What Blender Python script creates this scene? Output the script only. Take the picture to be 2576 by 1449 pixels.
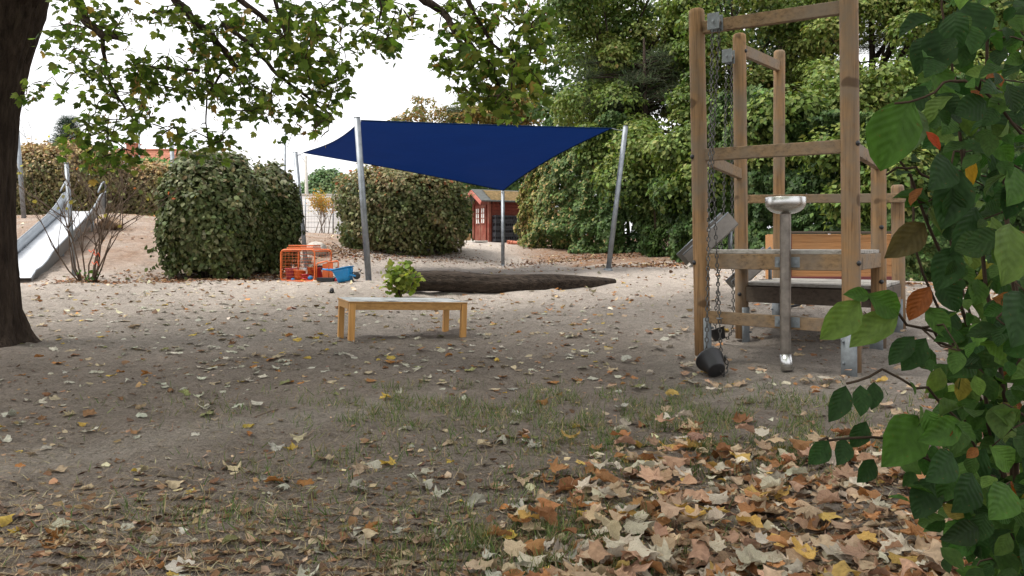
import bpy, math, random
import numpy as np
from mathutils import Vector, Matrix, Euler

for o in list(bpy.data.objects): bpy.data.objects.remove(o)
rnd = random.Random(7)
RNG = np.random.default_rng(11)
scene = bpy.context.scene
COL = scene.collection

# ------------------------------------------------------------------ camera, sky, sun, exposure
F, CX, HY, EYE = 1946.0, 1288.0, 620.0, 1.0      # focal length, centre and horizon in photo pixels (2576 wide)
cam_d = bpy.data.cameras.new('camera'); cam = bpy.data.objects.new('camera', cam_d); COL.objects.link(cam)
cam.location = (0, 0, EYE); cam.rotation_euler = (math.radians(90), 0, 0)
cam_d.sensor_width = 36; cam_d.lens = 36*F/2576; cam_d.shift_y = -(724.5-HY)/2576
cam_d.clip_start = 0.05; cam_d.clip_end = 2000
cam_d.dof.use_dof = False
scene.camera = cam
SUN_DIR = Vector((-0.50, -0.08, 0.86)).normalized()   # towards the sun
world = bpy.data.worlds.new('World'); scene.world = world; world.use_nodes = True
wn = world.node_tree; wn.nodes.clear()
sky = wn.nodes.new('ShaderNodeTexSky'); sky.sky_type = 'NISHITA'; sky.sun_disc = False
sky.sun_elevation = math.asin(SUN_DIR.z); sky.sun_rotation = math.atan2(SUN_DIR.x, SUN_DIR.y)
sky.dust_density = 6; sky.air_density = 1.0; sky.ozone_density = 1.0
hs = wn.nodes.new('ShaderNodeHueSaturation'); hs.inputs['Saturation'].default_value = 0.12; hs.inputs['Value'].default_value = 1.0
bg = wn.nodes.new('ShaderNodeBackground'); bg.inputs['Strength'].default_value = 0.15
wo = wn.nodes.new('ShaderNodeOutputWorld')
wn.links.new(sky.outputs[0], hs.inputs['Color']); cloudy = wn.nodes.new('ShaderNodeMix'); cloudy.data_type = 'RGBA'; cloudy.inputs[0].default_value = .65; cloudy.inputs[7].default_value = (5.4, 5.4, 5.5, 1)   # thin even cloud cover
wn.links.new(hs.outputs[0], cloudy.inputs[6]); wn.links.new(cloudy.outputs[2], bg.inputs['Color']); wn.links.new(bg.outputs[0], wo.inputs[0])
sun_d = bpy.data.lights.new('sun', 'SUN'); sun_d.energy = 1.5; sun_d.angle = math.radians(14); sun_d.color = (1, .95, .87)
sun = bpy.data.objects.new('sun', sun_d); COL.objects.link(sun)
sun.rotation_euler = (-SUN_DIR).to_track_quat('-Z', 'Y').to_euler()
vs = scene.view_settings; vs.view_transform = 'Standard'; vs.look = 'None'; vs.exposure = 1.25; vs.gamma = 1.0; vs.use_curve_mapping = False
scene.render.resolution_x = 1024; scene.render.resolution_y = 576

# ------------------------------------------------------------------ helpers
def U(px, py, Y): return Vector(((px-CX)/F*Y, Y, EYE-(py-HY)/F*Y))
def XZ(px, py, Y): p = U(px, py, Y); return p.x, p.z

def _hash(ix, iy, seed):
    h = (ix*374761393 + iy*668265263 + seed*1442695041).astype(np.int64) & 0xffffffff
    h = ((h ^ (h >> 13))*1274126177) & 0xffffffff
    return ((h ^ (h >> 16)) & 0xffff)/65535.0
def vnoise(x, y, seed=0):
    x = np.asarray(x, float); y = np.asarray(y, float)
    ix = np.floor(x).astype(np.int64); iy = np.floor(y).astype(np.int64)
    fx = x-ix; fy = y-iy; fx = fx*fx*(3-2*fx); fy = fy*fy*(3-2*fy)
    a = _hash(ix, iy, seed); b = _hash(ix+1, iy, seed); c = _hash(ix, iy+1, seed); d = _hash(ix+1, iy+1, seed)
    return (a*(1-fx)+b*fx)*(1-fy)+(c*(1-fx)+d*fx)*fy*1.0
# ground: control points (x, y, z)
_cp = []
for X in (-9, -6, -3, 0, 3, 6, 10):
    for Y in (-8, 0, 3, 5.6): _cp.append((X, Y, 0.0))
for X in (-16, 16):
    for Y in (-8, 3, 9): _cp.append((X, Y, .1))
for px, py, Y in [(-200, 870, 7.8), (30, 870, 7.8), (450, 865, 7.9), (880, 858, 8.2), (1165, 858, 8.62), (848, 838, 8.85), (1117, 833, 9.3),
        (1400, 850, 8.3), (1770, 912, 6.72), (2145, 945, 6.05), (1868, 860, 8.15), (2212, 890, 7.3), (1500, 760, 11.3), (1950, 905, 6.8), (1800, 952, 5.9), (1980, 948, 6.1), (1560, 905, 6.9),
        (300, 760, 10.9), (700, 755, 11), (100, 745, 11.5), (928, 708, 14), (770, 676, 19), (1265, 668, 21.5), (1530, 683, 15.8), (1250, 738, 12.2), (1540, 708, 13.8), (1055, 735, 12),
        (1300, 690, 16.5), (520, 705, 14.5), (600, 712, 13.5), (750, 708, 13.9), (200, 700, 13.6), (50, 712, 13.6), (-150, 700, 13.8),
        (330, 692, 14.3), (350, 545, 21), (230, 541, 20), (60, 550, 20), (-200, 560, 20), (390, 620, 17), (310, 660, 15.5), (395, 680, 14.9), (430, 560, 21), (40, 595, 17.5),
        (830, 592, 26), (820, 630, 21), (640, 640, 19), (1010, 650, 21), (1160, 645, 22), (1220, 608, 31), (1330, 618, 29), (1400, 632, 23.5), (1600, 645, 21), (1740, 668, 17),
        (1900, 700, 14), (2250, 716, 11.6), (2500, 740, 12), (1960, 778, 9.4), (2270, 830, 8.6)]:
    p = U(px, py, Y); _cp.append((p.x, p.y, p.z))
for X in (-60, -30, -12, 0, 12, 30, 60):
    _cp += [(X, 40, 1.5), (X, 70, 1.6), (X, 120, 1.6)]
_cp += [(14, 16, .6), (14, 22, .9), (-20, 16, .9), (-22, 24, 1.6), (20, 12, .4)]
_cp = np.array(_cp)
def _ker(d2): return np.where(d2 > 0, .5*d2*np.log(np.maximum(d2, 1e-12)), 0)
_n = len(_cp)
_A = np.zeros((_n+3, _n+3))
_d2 = ((_cp[:, None, :2]-_cp[None, :, :2])**2).sum(-1)
_A[:_n, :_n] = _ker(_d2)+np.eye(_n)*0.12
_A[:_n, _n] = 1; _A[:_n, _n+1:] = _cp[:, :2]; _A[_n, :_n] = 1; _A[_n+1:, :_n] = _cp[:, :2].T
_b = np.zeros(_n+3); _b[:_n] = _cp[:, 2]
_w = np.linalg.solve(_A, _b)
def gh(x, y):
    x = np.atleast_1d(np.asarray(x, float)).ravel(); y = np.atleast_1d(np.asarray(y, float)).ravel()
    xc = np.clip(x, -60, 60); yc = np.clip(y, -8, 120)
    z = np.empty_like(x)
    for s in range(0, len(x), 20000):
        sl = slice(s, s+20000)
        d2 = (xc[sl, None]-_cp[None, :, 0])**2+(yc[sl, None]-_cp[None, :, 1])**2
        z[sl] = _ker(d2)@_w[:_n]+_w[_n]+xc[sl]*_w[_n+1]+yc[sl]*_w[_n+2]
    near = np.clip((30-y)/15, 0, 1)
    z += near*((vnoise(x*1.1, y*1.1, 1)-.5)*.07+(vnoise(x*3.2, y*3.2, 2)-.5)*.06+(vnoise(x*7.5, y*7.5, 3)-.5)*.032)
    z += np.clip((12-y)/4, 0, 1)*(vnoise(x*19, y*19, 4)-.5)*.014
    return z
def g1(x, y): return float(gh([x], [y])[0])
def ray_ground(px, py):
    """first hit of the photo rays with the ground (vectorised)"""
    px = np.asarray(px, float); py = np.asarray(py, float)
    ys = np.concatenate([np.arange(1.6, 9, .06), np.arange(9, 34, .25)])
    hit = np.full(len(px), np.nan); dx = (px-CX)/F; dz = -(py-HY)/F
    done = np.zeros(len(px), bool)
    lo = None
    for Y in ys:
        idx = np.where(~done)[0]
        if len(idx) == 0: break
        z = EYE+dz[idx]*Y
        below = z <= gh(dx[idx]*Y, np.full(len(idx), Y))
        hit[idx[below]] = Y-.03; done[idx[below]] = True
    return dx*hit, hit
def gpt(px, py):
    x, y = ray_ground([px], [py]); return Vector((x[0], y[0], g1(x[0], y[0])))

ORG = {}
def org(o):
    return ORG.get(o.name, Vector((0, 0, 0))) if o else Vector((0, 0, 0))
def tag(o, label, cat, group=None):
    o['label'] = label; o['category'] = cat
    if group: o['group'] = group
    return o
def thing(name, label, cat, loc, group=None):
    o = bpy.data.objects.new(name, None); COL.objects.link(o); o.location = loc; o.empty_display_size = .1
    ORG[o.name] = Vector(loc)
    return tag(o, label, cat, group)
class MB:
    def __init__(s): s.v = []; s.f = []; s.sm = []
    def add(s, v, f, smooth=False):
        n = len(s.v); s.v += [tuple(p) for p in v]; s.f += [tuple(i+n for i in q) for q in f]; s.sm += [smooth]*len(f); return s
    def box(s, c, size, M=None):
        hx, hy, hz = size[0]/2, size[1]/2, size[2]/2; c = Vector(c)
        v = []
        for x, y, z in [(-1,-1,-1),(1,-1,-1),(1,1,-1),(-1,1,-1),(-1,-1,1),(1,-1,1),(1,1,1),(-1,1,1)]:
            p = Vector((x*hx, y*hy, z*hz)); v.append((M @ p if M is not None else p)+c)
        return s.add(v, [(0,3,2,1),(4,5,6,7),(0,1,5,4),(1,2,6,5),(2,3,7,6),(3,0,4,7)])
    def bar(s, a, b, w, h, up=(0,0,1)):
        """rectangular bar from a to b: w across, h along up"""
        a = Vector(a); b = Vector(b); d = (b-a); L = d.length; d.normalize()
        u = Vector(up); x = d.cross(u).normalized(); u = x.cross(d)
        M = Matrix((x, d, u)).transposed()
        return s.box((a+b)/2, (w, L, h), M)
    def tube(s, pts, rads, n=8, caps=True, smooth=True, closed=False):
        pts = [Vector(p) for p in pts]
        if not hasattr(rads, '__len__'): rads = [rads]*len(pts)
        m = len(pts); v = []; prev = None
        for i, p in enumerate(pts):
            if closed: t = (pts[(i+1) % m]-pts[i-1])
            else: t = pts[min(i+1, m-1)]-pts[max(i-1, 0)]
            t.normalize()
            if prev is None:
                a = Vector((0, 0, 1)) if abs(t.z) < .9 else Vector((1, 0, 0))
                x = t.cross(a).normalized()
            else: x = (prev-t*prev.dot(t)).normalized()
            prev = x; y = t.cross(x)
            for k in range(n):
                a = 2*math.pi*k/n; v.append(p+(x*math.cos(a)+y*math.sin(a))*rads[i])
        f = []
        for i in range(m if closed else m-1):
            j = (i+1) % m
            for k in range(n): f.append((i*n+k, i*n+(k+1) % n, j*n+(k+1) % n, j*n+k))
        s.add(v, f, smooth)
        if caps and not closed:
            b = len(s.v)-len(v)
            s.f.append(tuple(b+k for k in range(n))[::-1]); s.f.append(tuple(b+(m-1)*n+k for k in range(n))); s.sm += [False, False]
        return s
    def lathe(s, prof, c=(0,0,0), M=None, n=24, smooth=True):
        c = Vector(c); v = []; f = []
        for r, z in prof:
            for k in range(n):
                a = 2*math.pi*k/n; p = Vector((r*math.cos(a), r*math.sin(a), z)); v.append((M @ p if M is not None else p)+c)
        for i in range(len(prof)-1):
            for k in range(n): f.append((i*n+k, i*n+(k+1) % n, (i+1)*n+(k+1) % n, (i+1)*n+k))
        return s.add(v, f, smooth)
    def quadgrid(s, P, smooth=True):
        """P: rows of points"""
        r, c = len(P), len(P[0]); v = [p for row in P for p in row]
        return s.add(v, [(i*c+j, i*c+j+1, (i+1)*c+j+1, (i+1)*c+j) for i in range(r-1) for j in range(c-1)], smooth)
    def build(s, name, mat, parent=None, bevel=0, seg=2, solid=0):
        me = bpy.data.meshes.new(name); O = org(parent)
        me.from_pydata([(p[0]-O.x, p[1]-O.y, p[2]-O.z) for p in s.v], [], s.f)
        me.polygons.foreach_set('use_smooth', s.sm); me.update()
        o = bpy.data.objects.new(name, me); COL.objects.link(o); me.materials.append(mat)
        if parent: o.parent = parent; ORG[o.name] = O
        if solid:
            m = o.modifiers.new('solid', 'SOLIDIFY'); m.thickness = solid; m.offset = 0
        if bevel:
            m = o.modifiers.new('bevel', 'BEVEL'); m.width = bevel; m.segments = seg; m.limit_method = 'ANGLE'; m.angle_limit = math.radians(40)
        return o

# ------------------------------------------------------------------ materials
def _nt(name):
    m = bpy.data.materials.new(name); m.use_nodes = True; nt = m.node_tree; nt.nodes.clear()
    out = nt.nodes.new('ShaderNodeOutputMaterial'); return m, nt, out
def ramp(nt, stops):
    r = nt.nodes.new('ShaderNodeValToRGB'); e = r.color_ramp.elements
    while len(e) < len(stops): e.new(.5)
    for i, (p, c) in enumerate(stops): e[i].position = p; e[i].color = (*c, 1) if len(c) == 3 else c
    return r
def noise(nt, scale, detail=4, rough=.6, coord='Object', mapscale=None):
    tc = nt.nodes.new('ShaderNodeTexCoord'); n = nt.nodes.new('ShaderNodeTexNoise')
    n.inputs['Scale'].default_value = scale; n.inputs['Detail'].default_value = detail; n.inputs['Roughness'].default_value = rough
    if mapscale:
        mp = nt.nodes.new('ShaderNodeMapping'); mp.inputs['Scale'].default_value = mapscale
        nt.links.new(tc.outputs[coord], mp.inputs[0]); nt.links.new(mp.outputs[0], n.inputs['Vector'])
    else: nt.links.new(tc.outputs[coord], n.inputs['Vector'])
    return n
def mul(c, k): return tuple(min(1, x*k) for x in c)
def surf(name, c, rough=.7, var=.25, scale=6, bump=.15, bscale=60, metal=0, stretch=None, c2=None, spec=.5, bdist=.01):
    """plain surface: base colour with two scales of variation and fine relief"""
    m, nt, out = _nt(name); L = nt.links
    b = nt.nodes.new('ShaderNodeBsdfPrincipled'); b.inputs['Roughness'].default_value = rough; b.inputs['Metallic'].default_value = metal
    b.inputs['Specular IOR Level'].default_value = spec
    n1 = noise(nt, scale, 6, .65, mapscale=stretch)
    lo = mul(c, 1-var) if c2 is None else c2
    r = ramp(nt, [(.3, lo), (.7, mul(c, 1+var*.6))]); L.new(n1.outputs['Fac'], r.inputs[0])
    L.new(r.outputs[0], b.inputs['Base Color'])
    if bump:
        n2 = noise(nt, bscale, 3, .6, mapscale=stretch); bp = nt.nodes.new('ShaderNodeBump'); bp.inputs['Strength'].default_value = bump; bp.inputs['Distance'].default_value = bdist
        L.new(n2.outputs['Fac'], bp.inputs['Height']); L.new(bp.outputs[0], b.inputs['Normal'])
    mr = nt.nodes.new('ShaderNodeMapRange'); mr.inputs['To Min'].default_value = max(0, rough-.12); mr.inputs['To Max'].default_value = min(1, rough+.12)
    L.new(n1.outputs['Fac'], mr.inputs[0]); L.new(mr.outputs[0], b.inputs['Roughness'])
    L.new(b.outputs[0], out.inputs[0]); return m
def wood(name, c, dark, grey=None, axis=2, rough=.75, gscale=1.0, greyamt=.5):
    m, nt, out = _nt(name); L = nt.links
    b = nt.nodes.new('ShaderNodeBsdfPrincipled'); b.inputs['Roughness'].default_value = rough; b.inputs['Specular IOR Level'].default_value = .3
    st = [22*gscale]*3; st[axis] = .9*gscale
    n1 = noise(nt, 1.6, 8, .7, mapscale=st); r = ramp(nt, [(.34, dark), (.5, c), (.68, mul(c, 1.3))]); L.new(n1.outputs['Fac'], r.inputs[0])
    n2 = noise(nt, 2.2, 5, .65); r2 = ramp(nt, [(.40, (0, 0, 0)), (.62, (greyamt,)*3)]); L.new(n2.outputs['Fac'], r2.inputs[0])
    mx = nt.nodes.new('ShaderNodeMix'); mx.data_type = 'RGBA'; L.new(r2.outputs[0], mx.inputs[0]); L.new(r.outputs[0], mx.inputs[6]); mx.inputs[7].default_value = (*(grey or mul(c, .6)), 1)
    # knots
    n3 = noise(nt, 5.5, 1, .3); r3 = ramp(nt, [(.70, (0, 0, 0)), (.75, (.75,)*3)]); L.new(n3.outputs['Fac'], r3.inputs[0])
    mx2 = nt.nodes.new('ShaderNodeMix'); mx2.data_type = 'RGBA'; L.new(r3.outputs[0], mx2.inputs[0]); L.new(mx.outputs[2], mx2.inputs[6]); mx2.inputs[7].default_value = (*mul(dark, .6), 1)
    L.new(mx2.outputs[2], b.inputs['Base Color'])
    bp = nt.nodes.new('ShaderNodeBump'); bp.inputs['Strength'].default_value = .35; bp.inputs['Distance'].default_value = .004; L.new(n1.outputs['Fac'], bp.inputs['Height']); L.new(bp.outputs[0], b.inputs['Normal'])
    L.new(b.outputs[0], out.inputs[0]); return m
def leafmat(name, source='attr', trans=.35, rough=.5, veins=False, spots=None, spec=.35):
    """leaf: colour from the mesh attribute Col or the object colour; diffuse, sheen and translucency"""
    m, nt, out = _nt(name); L = nt.links
    if source == 'attr':
        a = nt.nodes.new('ShaderNodeAttribute'); a.attribute_name = 'Col'; col = a.outputs['Color']
    else:
        a = nt.nodes.new('ShaderNodeObjectInfo'); col = a.outputs['Color']
    n = noise(nt, 45 if spots else 25, 4, .6, coord='UV' if veins else 'Object')
    if veins: n.inputs['Scale'].default_value = 3.5
    r = ramp(nt, [(.3, (.62,)*3), (.65, (1.12,)*3)]); L.new(n.outputs['Fac'], r.inputs[0])
    mx = nt.nodes.new('ShaderNodeMix'); mx.data_type = 'RGBA'; mx.blend_type = 'MULTIPLY'; mx.inputs[0].default_value = 1
    L.new(col, mx.inputs[6]); L.new(r.outputs[0], mx.inputs[7]); col = mx.outputs[2]
    if spots:
        n2 = noise(nt, 5.5, 3, .5, coord='UV'); r2 = ramp(nt, [(.66, (0, 0, 0)), (.72, (.8,)*3)]); L.new(n2.outputs['Fac'], r2.inputs[0])
        m2 = nt.nodes.new('ShaderNodeMix'); m2.data_type = 'RGBA'; L.new(r2.outputs[0], m2.inputs[0]); L.new(col, m2.inputs[6]); m2.inputs[7].default_value = (*spots, 1); col = m2.outputs[2]
    b = nt.nodes.new('ShaderNodeBsdfPrincipled'); b.inputs['Roughness'].default_value = rough; b.inputs['Specular IOR Level'].default_value = spec
    L.new(col, b.inputs['Base Color'])
    if veins:
        # side veins: fine bands leaving the midrib (uv: x across -1..1, y along 0..1)
        tc = nt.nodes.new('ShaderNodeTexCoord'); sx = nt.nodes.new('ShaderNodeSeparateXYZ'); L.new(tc.outputs['UV'], sx.inputs[0])
        ab = nt.nodes.new('ShaderNodeMath'); ab.operation = 'ABSOLUTE'; L.new(sx.outputs[0], ab.inputs[0])
        mu = nt.nodes.new('ShaderNodeMath'); mu.operation = 'MULTIPLY_ADD'; mu.inputs[1].default_value = -.55; L.new(ab.outputs[0], mu.inputs[0]); L.new(sx.outputs[1], mu.inputs[2])
        sn = nt.nodes.new('ShaderNodeMath'); sn.operation = 'SINE'; ms = nt.nodes.new('ShaderNodeMath'); ms.operation = 'MULTIPLY'; ms.inputs[1].default_value = 48
        L.new(mu.outputs[0], ms.inputs[0]); L.new(ms.outputs[0], sn.inputs[0])
        bp = nt.nodes.new('ShaderNodeBump'); bp.inputs['Strength'].default_value = .3; bp.inputs['Distance'].default_value = .002
        L.new(sn.outputs[0], bp.inputs['Height']); L.new(bp.outputs[0], b.inputs['Normal'])
    t = nt.nodes.new('ShaderNodeBsdfTranslucent'); hsv = nt.nodes.new('ShaderNodeHueSaturation'); hsv.inputs['Value'].default_value = 1.3; hsv.inputs['Saturation'].default_value = 1.1
    L.new(col, hsv.inputs['Color']); L.new(hsv.outputs[0], t.inputs['Color'])
    ms = nt.nodes.new('ShaderNodeMixShader'); ms.inputs[0].default_value = trans; L.new(b.outputs[0], ms.inputs[1]); L.new(t.outputs[0], ms.inputs[2]); L.new(ms.outputs[0], out.inputs[0])
    return m

MAT = dict(
    galv=surf('galvanised_steel', (.25, .27, .29), .55, .3, 9, .05, 80, metal=.85),
    galv_shoe=surf('galvanised_shoe', (.20, .22, .235), .65, .35, 14, .08, 60, metal=.3),
    steel=surf('brushed_steel', (.58, .58, .57), .28, .12, 5, .05, 120, metal=1, stretch=(1, 1, 30)),
    pipe=surf('stained_pipe', (.22, .195, .17), .42, .45, 10, .08, 60, metal=.85), steel_old=surf('scuffed_steel', (.26, .24, .22), .5, .3, 8, .1, 60, metal=.9),
    chain=surf('chain_steel', (.10, .095, .09), .6, .3, 30, 0, metal=.6),
    slide=surf('slide_steel', (.72, .73, .75), .3, .12, 3, .03, 30, metal=.85),
    slide_side=surf('slide_side_steel', (.30, .33, .36), .45, .2, 4, .03, 30, metal=.6),
    post=wood('post_wood', (.255, .148, .068), (.10, .054, .024), (.17, .135, .10), 2, greyamt=.8),
    rail=wood('rail_wood', (.215, .138, .072), (.085, .053, .028), (.175, .142, .11), 0, greyamt=.8),
    deck=wood('deck_wood', (.31, .29, .262), (.16, .145, .125), (.36, .345, .32), 0, greyamt=.6),
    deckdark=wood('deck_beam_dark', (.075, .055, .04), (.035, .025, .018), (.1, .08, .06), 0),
    beech=wood('table_wood', (.38, .205, .065), (.28, .14, .038), (.40, .235, .095), 0, rough=.5, greyamt=.3),
    plank=wood('orange_plank', (.32, .155, .06), (.20, .09, .032), (.3, .17, .08), 0, greyamt=.4),
    redwood=wood('red_painted_wood', (.15, .030, .018), (.085, .015, .010), (.19, .07, .045), 0, greyamt=.35),
    redpost=wood('red_painted_post', (.17, .032, .018), (.095, .017, .011), (.25, .14, .095), 2, greyamt=.6),
    redfascia=wood('red_fascia', (.36, .10, .075), (.25, .06, .04), (.4, .18, .14), 0),
    darkred=surf('dark_red_paint', (.12, .018, .018), .6, .3),
    barkdark=surf('maple_bark', (.048, .035, .027), .95, .6, 7, 1.0, 14, stretch=(2.4, 2.4, .45), c2=(.016, .011, .009), spec=.1, bdist=.04),
    twig=surf('twig_bark', (.055, .038, .026), .9, .4, 8, .3, 60, spec=.1),
    twiggrey=surf('grey_twig', (.17, .13, .10), .9, .4, 8, .3, 60, spec=.1),
    logm=surf('weathered_log', (.06, .045, .035), .9, .6, 5, 1.0, 12, stretch=(.6, 4, 4), c2=(.013, .010, .008), spec=.15, bdist=.05),
    orange=surf('orange_paint', (.62, .13, .025), .45, .25, 6, .03, 40),
    orangeplastic=surf('orange_plastic', (.70, .14, .03), .4, .15, 5, 0),
    redplastic=surf('red_plastic', (.45, .03, .03), .4, .2, 5, 0),
    pinkplastic=surf('faded_red_plastic', (.42, .06, .07), .5, .2, 5, 0),
    blueplastic=surf('blue_plastic', (.008, .20, .46), .38, .15, 5, .03, 30),
    paleplastic=surf('pale_plastic', (.5, .52, .40), .5, .15, 5, 0),
    yellowplastic=surf('yellow_plastic', (.65, .36, .02), .5, .15, 5, 0),
    blackplastic=surf('black_plastic', (.012, .012, .014), .45, .3, 8, .03, 40),
    crateplastic=surf('crate_plastic', (.02, .022, .027), .55, .3, 8, .03, 40),
    rubber=surf('black_rubber', (.015, .015, .016), .7, .3, 8, .05, 60),
    roofmoss=surf('mossy_roof', (.19, .125, .06), .95, .5, 9, .8, 30, c2=(.08, .065, .03), spec=.1),
    felt=surf('roof_felt', (.09, .095, .09), .9, .3, 8, .3, 50),
    tile=surf('roof_tile', (.34, .13, .075), .85, .4, 3, .3, 12),
    render=surf('house_render', (.42, .44, .50), .9, .1, 2, .1, 30),
    white=surf('white_paint', (.86, .86, .85), .6, .08, 2, .05, 30),
    rock=surf('pale_rock', (.42, .39, .35), .95, .4, 4, .8, 14, c2=(.24, .215, .18), spec=.15, bdist=.04),
    clay=surf('clay_pipe', (.42, .13, .07), .7, .2, 6, .1, 40),
    bale=surf('straw_block', (.36, .22, .1), .95, .5, 20, .8, 60),
    concrete=surf('pale_slab', (.45, .43, .39), .9, .2, 6, .2, 40),
    carpaint=surf('car_paint', (.42, .44, .46), .25, .05, 2, 0, metal=.5),
    glass=surf('dark_glass', (.03, .035, .04), .08, .1, 2, 0),
    curtain=surf('white_curtain', (.62, .62, .6), .8, .15, 12, .1, 30, stretch=(30, 1, 1)),
    leaf=leafmat('leaf_green', 'attr', .58, .55, spec=.2), leafo=leafmat('leaf_single', 'obj', .58, .55, spec=.2),
    hedge=leafmat('leaf_hedge', 'attr', .25, .55, spec=.22), ivy=leafmat('leaf_ivy', 'attr', .28, .55, spec=.2),
    shrub=leafmat('leaf_shrub', 'attr', .42, .6, veins=True, spots=(.16, .06, .02), spec=.2), shrubo=leafmat('leaf_shrub_single', 'obj', .42, .6, veins=True, spots=(.16, .06, .02), spec=.2),
    dead=leafmat('leaf_fallen', 'attr', .2, .8, spots=(.14, .06, .025), spec=.15), deado=leafmat('leaf_fallen_single', 'obj', .2, .8, spots=(.14, .06, .025), spec=.15),
    grass=leafmat('grass_blade', 'attr', .3, .6), straw=leafmat('straw_bits', 'attr', .1, .85, spec=.15),
)
# ------------------------------------------------------------------ leaf templates and leaf clouds
def T_oval(w=.36, fold=.09, bend=-.1):
    v = [(0, 0, 0), (-w*.85, .27, fold*.7), (w*.95, .30, fold), (-w*.85, .66, fold*.6), (w*.75, .70, fold*.3), (0, 1, bend)]
    return np.array(v, float), [(0, 2, 1), (1, 2, 4, 3), (3, 4, 5)]
def T_simple(w=.38, fold=.1):
    return np.array([(0, 0, 0), (-w, .42, fold), (0, 1, -.05), (w, .42, fold)], float), [(0, 2, 1), (0, 3, 2)]
def T_ivy():
    v = [(0, .12, 0), (-.42, .05, .07), (-.5, .5, .05), (-.2, .55, .02), (0, 1, -.08), (.2, .55, .02), (.5, .5, .05), (.42, .05, .07)]
    return np.array(v, float), [(0, 2, 1), (0, 3, 2), (0, 4, 3), (0, 5, 4), (0, 6, 5), (0, 7, 6)]
_MAP = [(0, 0), (.16, .05), (.34, -.02), (.30, .12), (.55, .17), (.42, .27), (.58, .42), (.76, .62), (.5, .58), (.36, .52), (.30, .60), (.33, .82), (.19, .80), (.12, .88), (0, 1.08)]
_BLUNT = [(0, 0), (.18, .03), (.36, 0), (.40, .12), (.54, .20), (.50, .32), (.60, .45), (.66, .58), (.52, .60), (.42, .62), (.38, .70), (.34, .82), (.22, .84), (.12, .92), (0, 1.0)]
def T_maple(rich=False, M_=None):
    """five-lobed maple leaf, stalk at the origin"""
    r = [(x, y) for x, y in (M_ or _MAP)]; out = r+[(-x, y) for x, y in r[-2:0:-1]]
    out = [(x*.85, y) for x, y in out]
    if not rich:
        keep = [0, 2, 4, 6, 7, 9, 11, 12, 14]; rr = [((M_ or _MAP)[i][0]*.85, (M_ or _MAP)[i][1]) for i in keep]; out = rr+[(-x, y) for x, y in rr[-2:0:-1]]
    c = (0, .32); n = len(out); v = [(c[0], c[1], .05)]
    if rich:
        for x, y in out: v.append((c[0]+(x-c[0])*.5, c[1]+(y-c[1])*.5, .03*math.hypot(x, y-.3)))
        for x, y in out: v.append((x, y, 0))
        f = []
        for k in range(n):
            j = (k+1) % n; f += [(0, 1+k, 1+j), (1+k, 1+n+k, 1+n+j), (1+k, 1+n+j, 1+j)]
    else:
        for x, y in out: v.append((x, y, -.12*(x*x+(y-.3)**2)))
        f = [(0, 1+k, 1+(k+1) % n) for k in range(n)]
    return np.array(v, float), f
def T_broad(n=7, w=.36, arch=.22, cup=.35, side=0.0):
    """serrated oval leaf, two rows of facets on each side of the midrib, slightly quilted"""
    v = []; uv = []; ys = np.linspace(0, 1, n)
    prof = [0.02, .62, .95, 1, .85, .5, 0.0]
    for i, y in enumerate(ys):
        hw = w*prof[i]
        for s in (-1, -.5, 0, .5, 1):
            x = s*hw; q = .018*(1 if i % 2 else -1)*abs(s)
            z = abs(s)*hw*cup+q-arch*(y-.35)**2+side*s*hw*y
            v.append((x, y+(.02 if abs(s) == 1 and i % 2 else 0)-.05*abs(s)*0, z)); uv.append((s*.5, y))
    f = []
    for i in range(n-1):
        for k in range(4): a = i*5+k; f.append((a, a+1, a+6, a+5))
    return np.array(v, float), f, np.array(uv)
def curl(tv, rs, amt):
    """dry leaf: rolled about one axis and cupped about the other"""
    v = tv.copy(); v[:, 1] -= .4
    r = np.hypot(v[:, 0], v[:, 1])+1e-6; ang = np.arctan2(v[:, 1], v[:, 0])
    v[:, 2] += .05*r*np.cos(ang*5+rs.uniform(0, 6))+.06*r*np.sin(ang*3+rs.uniform(0, 6))
    v[:, 2] += .11*r*np.sin(v[:, 0]*9+rs.uniform(0, 6))*np.cos(v[:, 1]*8+rs.uniform(0, 6))
    a = rs.uniform(0, math.pi)
    for kk, aa in ((amt*rs.uniform(.7, 1.3), a), (amt*rs.uniform(-.5, .6), a+math.pi/2)):
        c, s = math.cos(aa), math.sin(aa); u = v[:, 0]*c+v[:, 1]*s; w = -v[:, 0]*s+v[:, 1]*c
        k = kk if abs(kk) > .05 else .05
        u2 = (np.sin(k*u)/k)-v[:, 2]*np.sin(k*u); z2 = (1-np.cos(k*u))/k+v[:, 2]*np.cos(k*u)
        v[:, 0] = u2*c-w*s; v[:, 1] = u2*s+w*c; v[:, 2] = z2
    return v
def frames(nrm, rng, hint=None):
    """rotation matrices (N,3,3) with columns x, y(length), z(normal)"""
    n = nrm/np.maximum(np.linalg.norm(nrm, axis=1, keepdims=True), 1e-9)
    h = rng.normal(size=n.shape) if hint is None else hint
    y = h-(h*n).sum(1, keepdims=True)*n; y /= np.maximum(np.linalg.norm(y, axis=1, keepdims=True), 1e-9)
    x = np.cross(y, n); return np.stack([x, y, n], axis=2)
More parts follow.
